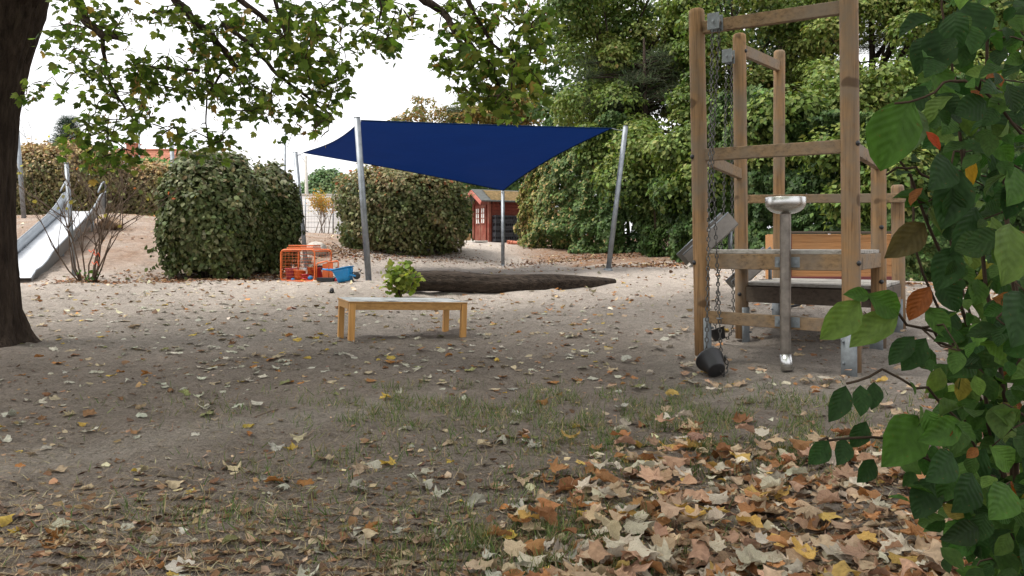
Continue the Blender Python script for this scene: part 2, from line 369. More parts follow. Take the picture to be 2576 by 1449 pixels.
def cloud(name, tv, tf, P, R, S, C, mat, parent=None, uv=None, stuff=True):
    """many leaves joined into one mesh"""
    N, k = len(P), len(tv); O = org(parent)
    V = np.einsum('nij,kj->nki', R, tv)*np.asarray(S)[:, None, None]+P[:, None, :]-np.array(O)[None, None]
    me = bpy.data.meshes.new(name); me.vertices.add(N*k); me.vertices.foreach_set('co', V.astype(np.float32).ravel())
    ls = np.array([len(f) for f in tf]); flat = np.concatenate([np.array(f) for f in tf])
    L = len(flat); loops = (flat[None, :]+np.arange(N)[:, None]*k).ravel()
    me.loops.add(N*L); me.loops.foreach_set('vertex_index', loops.astype(np.int32))
    me.polygons.add(N*len(tf)); st = np.concatenate([[0], np.cumsum(ls)[:-1]])
    me.polygons.foreach_set('loop_start', (st[None]+np.arange(N)[:, None]*L).ravel().astype(np.int32))
    me.polygons.foreach_set('loop_total', np.tile(ls, N).astype(np.int32))
    at = me.color_attributes.new('Col', 'FLOAT_COLOR', 'POINT')
    c4 = np.ones((N, k, 4), np.float32); c4[:, :, :3] = np.asarray(C)[:, None, :]; at.data.foreach_set('color', c4.ravel())
    if uv is None: uv = tv[:, :2]
    ul = me.uv_layers.new(name='UVMap'); u = np.tile(uv[flat], (N, 1)) + np.repeat(np.random.default_rng(N).uniform(0, 0 if mat.name.startswith('leaf_shrub') else 9, (N, 2)), L, axis=0)
    ul.data.foreach_set('uv', u.astype(np.float32).ravel())
    me.update(calc_edges=True); me.validate()
    o = bpy.data.objects.new(name, me); COL.objects.link(o); me.materials.append(mat)
    if parent: o.parent = parent; ORG[o.name] = O
    if stuff: o['kind'] = 'stuff'
    return o
def tmesh(name, tv, tf, mat, uv=None):
    me = bpy.data.meshes.new(name); me.from_pydata([tuple(p) for p in tv], [], tf); me.materials.append(mat)
    if uv is None: uv = tv[:, :2]
    ul = me.uv_layers.new(name='UVMap')
    for l in me.loops: ul.data[l.index].uv = uv[l.vertex_index]
    me.update(); return me
def one(name, me, P, R, S, C, parent=None):
    o = bpy.data.objects.new(name, me); COL.objects.link(o); O = np.array(org(parent))
    M = np.eye(4); M[:3, :3] = R*S; M[:3, 3] = P-O
    if parent: o.parent = parent
    o.matrix_local = Matrix(M.tolist()); o.color = (*[float(x) for x in C], 1); return o
def pal(rng, n, entries, jit=.18, pick=None):
    """colours from [(rgb, weight)], with brightness jitter"""
    cols = np.array([e[0] for e in entries]); w = np.array([e[1] for e in entries], float); w /= w.sum()
    if pick is None: i = rng.choice(len(entries), n, p=w)
    else: i = np.searchsorted(np.cumsum(w), np.clip(pick, 0, .9999))
    c = cols[i]*np.exp(rng.normal(0, jit, (n, 1)))*np.exp(rng.normal(0, jit*.35, (n, 3))); return np.clip(c, 0, .9)
def unit(v): return v/np.maximum(np.linalg.norm(v, axis=-1, keepdims=True), 1e-9)

# ------------------------------------------------------------------ the ground
def axis_lines(lo, hi, fine_lo, fine_hi, s0, grow):
    a = [fine_lo]
    while a[-1] < fine_hi: a.append(a[-1]+s0(a[-1]))
    s = a[-1]-a[-2]
    while a[-1] < hi: s *= grow; a.append(a[-1]+s)
    b = [fine_lo]; s = a[1]-a[0]
    while b[-1] > lo: s *= grow; b.append(b[-1]-s)
    return np.array(b[:0:-1]+a)
gx = axis_lines(-400, 400, -6.0, 6.0, lambda t: .042, 1.09)
gy = axis_lines(-60, 900, 1.6, 32, lambda t: max(.03, .0075*t), 1.12)
GX, GY = np.meshgrid(gx, gy); GZ = gh(GX, GY).reshape(GX.shape)
nx, ny = len(gx), len(gy)
me = bpy.data.meshes.new('ground'); me.vertices.add(nx*ny); me.vertices.foreach_set('co', np.stack([GX, GY, GZ], -1).astype(np.float32).ravel())
ii, jj = np.meshgrid(np.arange(nx-1), np.arange(ny-1)); a = (jj*nx+ii).ravel()
q = np.stack([a, a+1, a+nx+1, a+nx], 1).astype(np.int32); me.loops.add(q.size); me.loops.foreach_set('vertex_index', q.ravel())
me.polygons.add(len(q)); me.polygons.foreach_set('loop_start', np.arange(len(q), dtype=np.int32)*4); me.polygons.foreach_set('loop_total', np.full(len(q), 4, np.int32))
me.update(calc_edges=True); me.polygons.foreach_set('use_smooth', np.ones(len(q), bool))
# what the ground is made of, by place: x = sand share, y = dry needle litter share
def soilmap(x, y):
    n = vnoise(x*.5, y*.5, 9)*.6+vnoise(x*1.7, y*1.7, 10)*.4
    sand = np.clip((y-6.4+(x-.5)*.55*np.clip((8-y)/3, 0, 1)+(n-.5)*3.5)/3.2, 0, 1)
    sand = np.maximum(sand, np.clip((x-.9)/.6, 0, 1)*np.clip((y-4.7+(n-.5))/.8, 0, 1))
    band = np.exp(-((y-3.47-(x+2.3)*.97+(n-.5)*.5)/.38)**2)*np.clip((-.3-x)/.6, 0, 1)
    sand = np.maximum(sand, .75*band)
    far = np.clip((y-10.0+(n-.5)*2.5)/3.2, 0, 1)
    mound = np.clip((-4.2-x+(n-.5)*2)/1.2, 0, 1)*np.clip((y-13.6)/2, 0, 1)
    lit = np.clip((x*.55+y-20.5-(n-.5)*5)/1.6, 0, 1)*np.clip((x+.5)/1.5, 0, 1)*np.clip((y-8)/2, 0, 1)
    return np.stack([sand, far, mound, lit], -1)
sm = soilmap(GX.ravel(), GY.ravel()).astype(np.float32)
at = me.color_attributes.new('soil', 'FLOAT_COLOR', 'POINT'); at.data.foreach_set('color', sm.ravel())
ground = bpy.data.objects.new('ground', me); COL.objects.link(ground); ground['kind'] = 'structure'
m, nt, out = _nt('ground_soil'); L = nt.links
b = nt.nodes.new('ShaderNodeBsdfPrincipled'); b.inputs['Roughness'].default_value = .95; b.inputs['Specular IOR Level'].default_value = .15
at = nt.nodes.new('ShaderNodeAttribute'); at.attribute_name = 'soil'; sp = nt.nodes.new('ShaderNodeSeparateColor'); L.new(at.outputs['Color'], sp.inputs[0])
nA = noise(nt, 1.3, 8, .7); nB = noise(nt, 9, 6, .7); nC = noise(nt, 55, 5, .75); nD = noise(nt, 190, 3, .7)
def mix(fac, a, bcol, blend='MIX'):
    x = nt.nodes.new('ShaderNodeMix'); x.data_type = 'RGBA'; x.blend_type = blend
    for s, val in ((0, fac), (6, a), (7, bcol)):
        if isinstance(val, (tuple, float, int)):
            x.inputs[s].default_value = val if s == 0 else (*val, 1)
        else: L.new(val, x.inputs[s])
    return x.outputs[2]
soil = mix(nA.outputs['Fac'], (.205, .166, .137), (.305, .256, .218))
sandc = mix(nA.outputs['Fac'], (.31, .267, .228), (.40, .352, .307))
farc = mix(nA.outputs['Fac'], (.50, .43, .37), (.62, .545, .48))
moundc = mix(nB.outputs['Fac'], (.29, .18, .12), (.44, .31, .225))
litc = mix(nB.outputs['Fac'], (.20, .10, .05), (.36, .21, .12))
c = mix(sp.outputs[0], soil, sandc); c = mix(sp.outputs[1], c, farc)
mf = nt.nodes.new('ShaderNodeMath'); mf.operation = 'MULTIPLY'; r = ramp(nt, [(.35, (.35,)*3), (.62, (.95,)*3)]); L.new(nA.outputs['Fac'], r.inputs[0]); L.new(sp.outputs[2], mf.inputs[0]); L.new(r.outputs[0], mf.inputs[1])
c = mix(mf.outputs[0], c, moundc)
aw = nt.nodes.new('ShaderNodeMath'); aw.operation = 'MULTIPLY'; r = ramp(nt, [(.38, (.35,)*3), (.55, (1,)*3)]); L.new(nB.outputs['Fac'], r.inputs[0]); L.new(at.outputs['Alpha'], aw.inputs[0]); L.new(r.outputs[0], aw.inputs[1])
c = mix(aw.outputs[0], c, litc)
rB = ramp(nt, [(.3, (.72,)*3), (.62, (1.08,)*3)]); L.new(nB.outputs['Fac'], rB.inputs[0]); c = mix(.8, c, rB.outputs[0], 'MULTIPLY')
rC = ramp(nt, [(.33, (.45,)*3), (.5, (1,)*3), (.72, (1.25,)*3)]); L.new(nC.outputs['Fac'], rC.inputs[0]); c = mix(.75, c, rC.outputs[0], 'MULTIPLY')
rD = ramp(nt, [(.35, (.6,)*3), (.6, (1.15,)*3)]); L.new(nD.outputs['Fac'], rD.inputs[0]); c = mix(.6, c, rD.outputs[0], 'MULTIPLY')
L.new(c, b.inputs['Base Color'])
ad = nt.nodes.new('ShaderNodeMath'); ad.operation = 'MULTIPLY_ADD'; ad.inputs[1].default_value = .35; L.new(nD.outputs['Fac'], ad.inputs[0]); L.new(nC.outputs['Fac'], ad.inputs[2])
bp = nt.nodes.new('ShaderNodeBump'); bp.inputs['Strength'].default_value = .9; bp.inputs['Distance'].default_value = .03; L.new(ad.outputs[0], bp.inputs['Height'])
bp2 = nt.nodes.new('ShaderNodeBump'); bp2.inputs['Strength'].default_value = .9; bp2.inputs['Distance'].default_value = .12; L.new(nB.outputs['Fac'], bp2.inputs['Height']); L.new(bp.outputs[0], bp2.inputs['Normal'])
L.new(bp2.outputs[0], b.inputs['Normal']); L.new(b.outputs[0], out.inputs[0])
ground.data.materials.append(m)
# ------------------------------------------------------------------ hedges, bushes, ivy and trees of the background
def stems(name, mat, base, tips, r0, r1, parent, wig=.06, n=5):
    mb = MB()
    for t in tips:
        b0 = Vector(base)+Vector((rnd.uniform(-1, 1), rnd.uniform(-1, 1), 0))*.12; t = Vector(t); pts = []
        for i in range(n+1):
            k = i/n; p = b0.lerp(t, k)+Vector((rnd.uniform(-1, 1), rnd.uniform(-1, 1), rnd.uniform(-1, 1)))*wig*math.sin(k*math.pi); pts.append(p)
        mb.tube(pts, [r0+(r1-r0)*i/n for i in range(n+1)], 5)
    return mb.build(name, mat, parent)
def bush(name, label, cat, c, rad, n, size, palette, seed, expo=2.6, stems_n=10, top=None, tpl=None, mat='hedge', depth=.38, lump=.12, group=None, droop=.35):
    """clipped or round bush: leaves spread through the outer layer of a rounded block"""
    rng = np.random.default_rng(seed); c = np.array(c, float); rad = np.array(rad, float)
    d = unit(rng.normal(size=(n, 3))); d[:, 2] = np.where(d[:, 2] < -.75, -d[:, 2], d[:, 2])
    s = (np.abs(d)**expo).sum(1)**(-1/expo); shell = 1-depth*rng.random(n)**1.7
    nz = vnoise(d[:, 0]*3.1+d[:, 2]*2.3+seed, d[:, 1]*3.1-d[:, 2]*1.7, seed)*.6+vnoise(d[:, 0]*8+d[:, 2]*7, d[:, 1]*8+d[:, 2]*5, seed+1)*.4
    nsh = 70; sd_ = unit(rng.normal(size=(nsh, 3))+np.array([0, 0, .5])); owner = rng.integers(0, nsh, n); stray = rng.random(n) < .035      # stray shoots standing out of the outline
    d = np.where(stray[:, None], unit(sd_[owner]+rng.normal(0, .025, (n, 3))), d); s = (np.abs(d)**expo).sum(1)**(-1/expo); shell = np.where(stray, .98+rng.random(n)*.17, shell)
    P = c+d*s[:, None]*rad*(shell*(1+(nz-.5)*2*lump))[:, None]
    gz = gh(P[:, 0], P[:, 1]); P[:, 2] = np.maximum(P[:, 2], gz+.02+rng.random(n)*.08)
    nr = unit(d/rad)+rng.normal(size=(n, 3))*.55+np.array([0, 0, .3])
    hint = rng.normal(size=(n, 3))*.6+np.array([0, 0, -droop])*2+d*.5
    pick = vnoise(P[:, 0]*2.1+P[:, 2]*1.3, P[:, 2]*2.1+P[:, 1], seed+5)*.55+rng.random(n)*.45
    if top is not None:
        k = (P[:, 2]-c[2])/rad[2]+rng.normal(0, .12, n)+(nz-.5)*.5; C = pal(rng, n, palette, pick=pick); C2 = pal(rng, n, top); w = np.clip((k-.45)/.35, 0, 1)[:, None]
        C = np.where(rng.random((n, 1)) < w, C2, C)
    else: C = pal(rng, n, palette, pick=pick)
    base = Vector((c[0], c[1], g1(c[0], c[1])))
    t = thing(name, label, cat, base, group)
    tv, tf = tpl or T_oval()
    cloud('foliage', tv, tf, P, frames(nr, rng, hint), size*rng.uniform(.65, 1.25, n), C, MAT[mat], t)
    tips = [c+d[i]*s[i]*rad*.85 for i in range(stems_n*3) if d[i, 2] > -.1][:stems_n]
    if tips: stems('stems', MAT['twiggrey'], base, tips, .022, .006, t, .12)
    return t
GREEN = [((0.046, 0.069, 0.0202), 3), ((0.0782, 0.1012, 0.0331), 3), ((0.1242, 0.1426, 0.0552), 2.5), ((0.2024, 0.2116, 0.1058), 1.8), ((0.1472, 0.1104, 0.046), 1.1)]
PALE_TOPLIT = [((0.136, 0.153, 0.0723), 2), ((0.204, 0.2125, 0.119), 1.5), ((0.0935, 0.119, 0.0467), 2), ((0.187, 0.1445, 0.068), 0.8)]  # round bush tops: light from above painted in as paler leaves
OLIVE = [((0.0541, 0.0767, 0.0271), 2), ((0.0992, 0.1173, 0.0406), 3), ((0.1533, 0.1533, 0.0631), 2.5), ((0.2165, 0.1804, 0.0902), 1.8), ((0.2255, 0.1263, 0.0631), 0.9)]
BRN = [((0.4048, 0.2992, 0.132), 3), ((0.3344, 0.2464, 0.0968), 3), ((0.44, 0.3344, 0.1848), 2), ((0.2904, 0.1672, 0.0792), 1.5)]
BRNG = [((0.0984, 0.1066, 0.0369), 3), ((0.164, 0.1435, 0.0574), 3), ((0.2378, 0.1886, 0.0902), 2), ((0.1558, 0.0984, 0.0492), 1.5)]
# the two round bushes beside the crate
x, z = XZ(528, 545, 14.9); g = g1(x, 14.9)
bush('round_bush', 'large dense round bush left of the orange wire cage', 'bush', (x, 14.9, g+1.12), (.88, .95, 1.2), 27000, .10, GREEN, 21, 2.7, lump=.2, top=PALE_TOPLIT)
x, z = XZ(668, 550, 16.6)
bush('round_bush', 'rounded bush behind the orange wire cage, half hidden by a larger bush', 'bush', (x, 16.6, g1(x, 16.6)+1.05), (.68, .9, 1.16), 18000, .10, GREEN, 22, 2.5, lump=.2, top=PALE_TOPLIT)
# loose bush under the sail, with autumn tips
x, z = XZ(1015, 545, 22.5)
bush('loose_bush', 'olive and brown autumn bush standing under the blue sail', 'bush', (x, 22.5, g1(x, 22.5)+1.05), (1.75, 1.2, 1.32), 30000, .11, OLIVE, 23, 3.6, 24, top=[((.26, .21, .10), 2), ((.20, .19, .08), 2), ((.36, .14, .06), .25)], depth=.5, lump=.2)
# clipped hedges at the back left
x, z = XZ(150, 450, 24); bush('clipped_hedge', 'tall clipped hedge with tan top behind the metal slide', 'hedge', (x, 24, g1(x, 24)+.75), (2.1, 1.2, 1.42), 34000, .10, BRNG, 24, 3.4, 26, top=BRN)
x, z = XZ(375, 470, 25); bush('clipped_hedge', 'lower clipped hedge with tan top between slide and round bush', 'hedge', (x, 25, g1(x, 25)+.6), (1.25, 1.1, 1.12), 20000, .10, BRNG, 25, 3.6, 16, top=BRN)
x, z = XZ(30, 470, 26.5); bush('clipped_hedge', 'dark green hedge end beside the trunk at far left', 'hedge', (x-.6, 26.5, g1(x, 26.5)+.8), (1.9, 1.1, 1.3), 15000, .11, OLIVE, 26, 3.2, 10)
x, z = XZ(600, 480, 27); bush('clipped_hedge', 'far green hedge seen through gaps between the bushes', 'hedge', (x, 27, g1(x, 27)+.7), (1.6, .9, .95), 9000, .11, OLIVE, 27, 3.2, 8)
# bright green bush before the far house, green trees beyond
x, z = XZ(385, 400, 46); bush('garden_bush', 'bright green garden bush in front of the red roof', 'bush', (x, 46, z-1.75), (1.75, 1.4, 1.75), 9000, .16, [((.10, .22, .05), 3), ((.15, .28, .07), 2)], 28, 2.2, 6)
x, z = XZ(825, 470, 50); bush('distant_bush', 'pale green bushy tree far behind the white garage wall', 'tree', (x, 50, z-1.2), (2.0, 1.6, 2.3), 9000, .19, [((.09, .17, .06), 3), ((.14, .20, .08), 3)], 29, 2.2, 6)

LIT = [((0.0541, 0.0927, 0.0216), 2), ((0.0965, 0.1467, 0.0309), 3), ((0.1544, 0.2008, 0.0463), 3), ((0.2239, 0.2471, 0.0695), 2), ((0.2625, 0.2162, 0.0695), 0.6)]
DEEP = [((0.03, 0.06, 0.018), 3), ((0.05, 0.095, 0.026), 3), ((0.09, 0.145, 0.04), 2), ((0.15, 0.2, 0.06), 1)]
YEL = [((0.255, 0.204, 0.0595), 3), ((0.187, 0.17, 0.051), 3), ((0.306, 0.187, 0.0595), 1.5), ((0.102, 0.119, 0.0382), 2)]
def tree(name, label, base_xy, zr, centers, rr, n, size, palette, seed, trunk_r=.18, tpl=None, mat='ivy', flat=.75, group='trees behind the playground'):
    """trunk with limbs, crown as many leafy clumps"""
    rng = np.random.default_rng(seed); x, y = base_xy; g = g1(x, y); K = len(centers); centers = np.array(centers)
    t = thing(name, label, 'tree', (x, y, g), group)
    per = max(1, n//K); rad = rng.uniform(rr[0], rr[1], K)
    d = unit(rng.normal(size=(K, per, 3))); d[:, :, 2] = np.where(rng.random((K, per)) < .6, np.abs(d[:, :, 2]), d[:, :, 2])
    sh = .45+.6*rng.random((K, per, 1))**.6
    lump = 1+.35*(vnoise(d[:, :, 0]*2.6+np.arange(K)[:, None]*7, d[:, :, 1]*2.6+d[:, :, 2]*2.6, seed)-.5)[:, :, None]
    P = (centers[:, None]+d*sh*lump*rad[:, None, None]*np.array([1, 1, flat])).reshape(-1, 3)
    N = len(P); dd = d.reshape(-1, 3)
    nr = dd+rng.normal(size=(N, 3))*.5+np.array([0, 0, .5]); hint = rng.normal(size=(N, 3))*.5+dd*.6+np.array([0, 0, -.7])
    cl = np.repeat(rng.random(K), per); pick = np.clip(cl*.5+rng.random(N)*.5, 0, 1)
    P[:, 2] = np.maximum(P[:, 2], gh(P[:, 0], P[:, 1])+.05)
    tv, tf = tpl or T_simple()
    cloud('crown', tv, tf, P, frames(nr, rng, hint), size*rng.uniform(.6, 1.3, N), pal(rng, N, palette, pick=pick), MAT[mat], t)
    top = Vector((x, y, zr)); mb = MB(); pts = [Vector((x, y, g-.2)).lerp(top, k/6)+Vector((rnd.uniform(-.1, .1), rnd.uniform(-.1, .1), 0))*(k > 0) for k in range(7)]
    mb.tube(pts, [trunk_r*(1.25 if k == 0 else 1-.13*k) for k in range(7)], 9); mb.build('trunk', MAT['barkdark'], t)
    mb = MB()
    for c in centers[::2]:
        h = g+(c[2]-g)*rnd.uniform(.45, .75); a = Vector((x, y, min(h, zr))); c = Vector(c); m = a.lerp(c, .5)+Vector((0, 0, .25))
        mb.tube([a, m, c], [trunk_r*.35, trunk_r*.22, .012], 5)
    mb.build('limbs', MAT['barkdark'], t); return t
def blob(rng, boxes, n):
    """clump centres spread over pixel boxes (x0,x1,y0,y1,Y0,Y1)"""
    out = []; w = np.array([(b[1]-b[0])*(b[3]-b[2]) for b in boxes], float); w /= w.sum()
    for i in rng.choice(len(boxes), n, p=w):
        b = boxes[i]; Y = rng.uniform(b[4], b[5]); out.append(tuple(U(rng.uniform(b[0], b[1]), rng.uniform(b[2], b[3]), Y)))
    return out
r8 = np.random.default_rng(80)
def bx(px, Y): return ((px-CX)/F*Y, Y)
tree('broadleaf_tree', 'yellow green broadleaf tree above the right half of the blue sail', bx(1560, 26.5), 9.5, blob(r8, [(1400, 1740, -60, 330, 23, 27), (1440, 1620, 250, 400, 22.3, 24.3), (1560, 1760, 320, 470, 20.5, 21.8)], 95), (.45, .9), 58000, .125, LIT, 81)
tree('broadleaf_tree', 'tall broadleaf tree behind the left posts of the climbing tower', bx(1850, 24), 9.5, blob(r8, [(1700, 2080, -60, 300, 20.5, 25), (1690, 1900, 300, 500, 17.8, 20), (1880, 2080, 280, 430, 16, 18)], 105), (.4, .85), 62000, .125, LIT, 82)
tree('broadleaf_tree', 'broadleaf tree behind the right posts of the climbing tower', bx(2190, 21.5), 9, blob(r8, [(2060, 2330, 190, 420, 16.5, 21.5), (2060, 2400, -60, 90, 20, 22), (2080, 2150, 60, 220, 20, 21), (2060, 2300, 380, 520, 14.2, 15.2)], 85), (.4, .8), 52000, .12, LIT, 83)
tree('broadleaf_tree', 'broadleaf tree with orange tinged leaves behind the foreground shrub', bx(2480, 19), 8.5, blob(r8, [(2280, 2680, -60, 200, 17.5, 20), (2330, 2680, 200, 520, 16, 18)], 60), (.5, .9), 32000, .125, [*LIT, ((.28, .16, .06), 1)], 84)
tree('broadleaf_tree', 'dark broadleaf tree in the second row behind the tower', bx(1980, 30), 11, blob(r8, [(1650, 2040, -80, 330, 28, 31), (2240, 2600, 60, 400, 27, 30), (1380, 1600, 120, 400, 28, 30)], 90), (.7, 1.2), 26000, .2, DEEP, 85)
tree('autumn_tree', 'yellow and orange autumn tree just above the sail middle', bx(1150, 37), 6.5, blob(r8, [(1070, 1330, 275, 340, 35, 38), (1000, 1080, 295, 325, 36, 38), (1180, 1350, 235, 300, 35, 37)], 40), (.4, .75), 14000, .16, YEL, 86)
tree('thin_tree', 'thin half bare treetop against the white sky above the sail', bx(1065, 44), 8.6, blob(r8, [(1045, 1085, 240, 275, 43.5, 44.5), (1055, 1075, 270, 310, 43.5, 44.5)], 7), (.25, .45), 500, .16, YEL, 87, trunk_r=.06)
# pines: needles in tufts on layered boughs
def pine(name, label, base, top, tufts, n, size, palette, seed, trunk_r=.16, group=None):
    rng = np.random.default_rng(seed); x, y = base; g = g1(x, y); t = thing(name, label, 'tree', (x, y, g), group); K = len(tufts); per = n//K
    c = np.repeat(np.array(tufts), per, axis=0); N = len(c); d = unit(rng.normal(size=(N, 3))*np.array([1.3, 1.3, .6])+np.array([0, 0, .25]))
    P = c+d*rng.random((N, 1))*np.array([.55, .55, .28]); nr = unit(rng.normal(size=(N, 3)))
    tv = np.array([(-.035, 0, 0), (.035, 0, 0), (.02, 1, 0), (-.02, 1, 0)], float)
    cloud('crown', tv, [(0, 1, 2, 3)], P, frames(nr, rng, d+rng.normal(size=(N, 3))*.35), size*rng.uniform(.7, 1.3, N), pal(rng, N, palette), MAT['leaf'], t)
    mb = MB(); mb.tube([(x, y, g-.2), (x+.05, y, (g+top)/2), (x, y, top)], [trunk_r, trunk_r*.7, .03], 8); mb.build('trunk', MAT['barkdark'], t)
    mb = MB()
    for q in tufts:
        q = Vector(q); a = Vector((x, y, min(top-.1, max(g+1, q.z-.25)))); mb.tube([a, a.lerp(q, .6)+Vector((0, 0, .08)), q], [.05, .03, .012], 5)
    mb.build('limbs', MAT['barkdark'], t); return t
PINE = [((0.068, 0.092, 0.048), 3), ((0.104, 0.12, 0.068), 3), ((0.04, 0.056, 0.032), 2)]
pine('pine_tree', 'grey green pine among the broadleaf trees above the right sail post', bx(1620, 23), 7.2, [tuple(U(r8.uniform(1470, 1740), r8.uniform(140, 290), r8.uniform(22.6, 24.2))) for _ in range(44)], 8000, .2, PINE, 91)
pine('pine_tree', 'dark pine standing against the sky above the sail middle', bx(1250, 38), 7.6, [tuple(U(r8.uniform(1135, 1400), r8.uniform(225, 330), r8.uniform(36.5, 38.5))) for _ in range(34)], 8000, .24, PINE, 92)
pine('pine_tree', 'dark pine branches high up behind the tower top rail', bx(1960, 27), 9.4, [tuple(U(r8.uniform(1880, 2350), r8.uniform(-20, 190), r8.uniform(25.5, 27.5))) for _ in range(46)], 13000, .24, PINE, 93)
sp = [];  xx, zt = XZ(172, 300, 52)
for k in range(26):
    h = k/25; sp.append((xx+math.sin(k*2.4)*(.15+1.0*h), 52+math.cos(k*2.4)*(.15+1.0*h), zt-2.6*h))
pine('spruce_tree', 'dark spruce tip rising behind the tan hedge at left', (xx, 52), zt, sp, 5000, .3, [((.02, .035, .022), 1), ((.035, .055, .035), 1)], 94, .08)

def ivywall(name, label, line, heights, n, size, palette, seed, bulge=.62, edge=None, group='ivy covered walls', thick=.5):
    """foliage wall along a ground line: leaves hang outwards and down in overlapping lumps"""
    rng = np.random.default_rng(seed); line = np.array(line, float); seg = np.linalg.norm(np.diff(line, axis=0), axis=1); cum = np.concatenate([[0], np.cumsum(seg)]); Lt = cum[-1]
    s = rng.random(n)*Lt; x = np.interp(s, cum, line[:, 0]); y = np.interp(s, cum, line[:, 1]); H = np.interp(s, cum, heights)
    H = H*(1+.3*(vnoise(s*.8, s*0+3, seed)-.5)*2); v = rng.random(n)**.9
    i = np.clip(np.searchsorted(cum, s)-1, 0, len(seg)-1); tg = np.diff(line, axis=0)[i]/seg[i][:, None]; nm = np.stack([tg[:, 1], -tg[:, 0]], 1)
    nm *= np.where((nm[:, 1] > 0), -1, 1)[:, None]
    lum = vnoise(s*1.25, v*H*1.25, seed+1)*.55+vnoise(s*3.1, v*H*3.1, seed+2)*.3+vnoise(s*7, v*H*7, seed+7)*.15
    out = (lum-.5)*2*bulge-thick*rng.random(n)**2-.25*np.clip(v-.75, 0, 1)*4*bulge
    P = np.stack([x+nm[:, 0]*out, y+nm[:, 1]*out, gh(x, y)+v*H+.03], 1); nr = np.stack([nm[:, 0], nm[:, 1], np.full(n, .45)], 1)+rng.normal(size=(n, 3))*.42
    hint = np.tile(np.array([0, 0, -1.]), (n, 1))+rng.normal(size=(n, 3))*.45
    pick = np.clip(vnoise(s*.7+9, v*H*.7, seed+3)*.75-.1+rng.random(n)*.45, 0, 1); C = pal(rng, n, palette, pick=pick)
    if edge is not None:
        k = np.clip(1-s/edge[0]+rng.normal(0, .35, n), 0, 1)[:, None]; C = np.where(rng.random((n, 1)) < k*.85, pal(rng, n, edge[1]), C)
    b = Vector((line[0, 0], line[0, 1], g1(line[0, 0], line[0, 1]))); t = thing(name, label, 'ivy', b, group)
    tv, tf = T_ivy(); cloud('foliage', tv, tf, P, frames(nr, rng, hint), size*rng.uniform(.6, 1.25, n), C, MAT['ivy'], t)
    mb = MB()
    for k in range(int(Lt*2)):
        u = rnd.random()*Lt; X = float(np.interp(u, cum, line[:, 0])); Y = float(np.interp(u, cum, line[:, 1])); h = float(np.interp(u, cum, heights)); j = min(len(seg)-1, int(np.searchsorted(cum, u)-1) if u > 0 else 0)
        bx_, by_ = X+.15*tg[0, 0], Y+.45
        mb.tube([(bx_, by_, g1(X, Y)-.1), (bx_+rnd.uniform(-.2, .2), by_, g1(X, Y)+h*.5), (bx_+rnd.uniform(-.4, .4), by_+.1, g1(X, Y)+h*.9)], [.05, .035, .015], 6)
    mb.build('stems', MAT['twig'], t); return t
def W(px, Y): return ((px-CX)/F*Y, Y)
IVY = [((0.0332, 0.0663, 0.0183), 2.5), ((0.058, 0.1036, 0.0265), 3), ((0.0912, 0.145, 0.0398), 2.5), ((0.1409, 0.1865, 0.058), 1.5), ((0.1906, 0.2072, 0.0663), 0.7)]
ivywall('ivy_wall', 'ivy covered wall beside the red shed, with yellowing leaves at its left end', [W(1322, 26.5), W(1340, 24.8), W(1405, 23.8), W(1560, 22.0)], [3.0, 3.3, 3.7, 3.9], 34000, .105, IVY, 101, edge=(3.6, [((.40, .30, .13), 2), ((.30, .28, .09), 2), ((.22, .24, .07), 1)]))
ivywall('ivy_wall', 'ivy thicket behind the right sail post', [W(1575, 22.3), W(1640, 21.2), W(1700, 19.2), W(1800, 17.6)], [3.9, 3.5, 3.3, 3.2], 30000, .105, IVY, 102, bulge=.8)
ivywall('ivy_wall', 'ivy thicket behind the climbing tower', [W(1790, 17.8), W(1950, 16.2), W(2100, 15.0), W(2260, 14.0)], [3.3, 3.4, 3.2, 3.0], 36000, .10, IVY, 103, bulge=.75)
ivywall('ivy_wall', 'ivy thicket at far right behind the foreground shrub', [W(2240, 14.1), W(2400, 13.6), W(2560, 13.2), W(2900, 13.0)], [3.0, 3.0, 3.2, 3.2], 30000, .10, DEEP+[((.11, .17, .05), 1.5)], 104, bulge=.6)
ivywall('ivy_wall', 'ivy hedge seen in the gap left of the red shed', [W(1070, 34.6), W(1160, 35), W(1260, 35.6), W(1350, 35.6)], [3.0, 3.3, 3.5, 3.5], 16000, .12, IVY, 105)
# ------------------------------------------------------------------ far buildings, poles
# house with tiled roof: ridge across the view, a cross gable at its right end
Y = 62.0; rl = U(285, 379, Y); rr_ = U(470, 377, Y+1)
t = thing('house', 'far house with red tiled roof peeking over the hedges', 'house', (rl.x, Y, g1(rl.x, Y)))
zr = rl.z; ez = zr-2.3; gz = g1(0, Y)
mb = MB(); mb.box(((rl.x+rr_.x)/2, Y+.2, (gz+ez+.2)/2), (rr_.x-rl.x-.3, 5.6, ez+.2-gz)); mb.build('wall', MAT['render'], t)
roof = MB(); nR, nC = 14, 34
for side in (-1, 1):
    for i in range(nR):
        a, b_ = i/nR, (i+1)/nR
        y0, z0 = Y+.2+side*a*3.1, zr-a*2.45; y1, z1 = Y+.2+side*b_*3.1, zr-b_*2.45-.0
        roof.add([(rl.x, y0, z0+.02), (rr_.x, y0, z0+.02), (rr_.x, y1, z1+.07), (rl.x, y1, z1+.07), (rr_.x, y1, z1+.01), (rl.x, y1, z1+.01)], [(0, 1, 2, 3), (3, 2, 4, 5)])
ro = roof.build('roof', MAT['tile'], t)
mb = MB(); mb.tube([(rl.x-.1, Y+.2, zr+.05), (rr_.x+.1, Y+.2, zr+.05)], .13, 8); mb.build('ridge', MAT['tile'], ro)
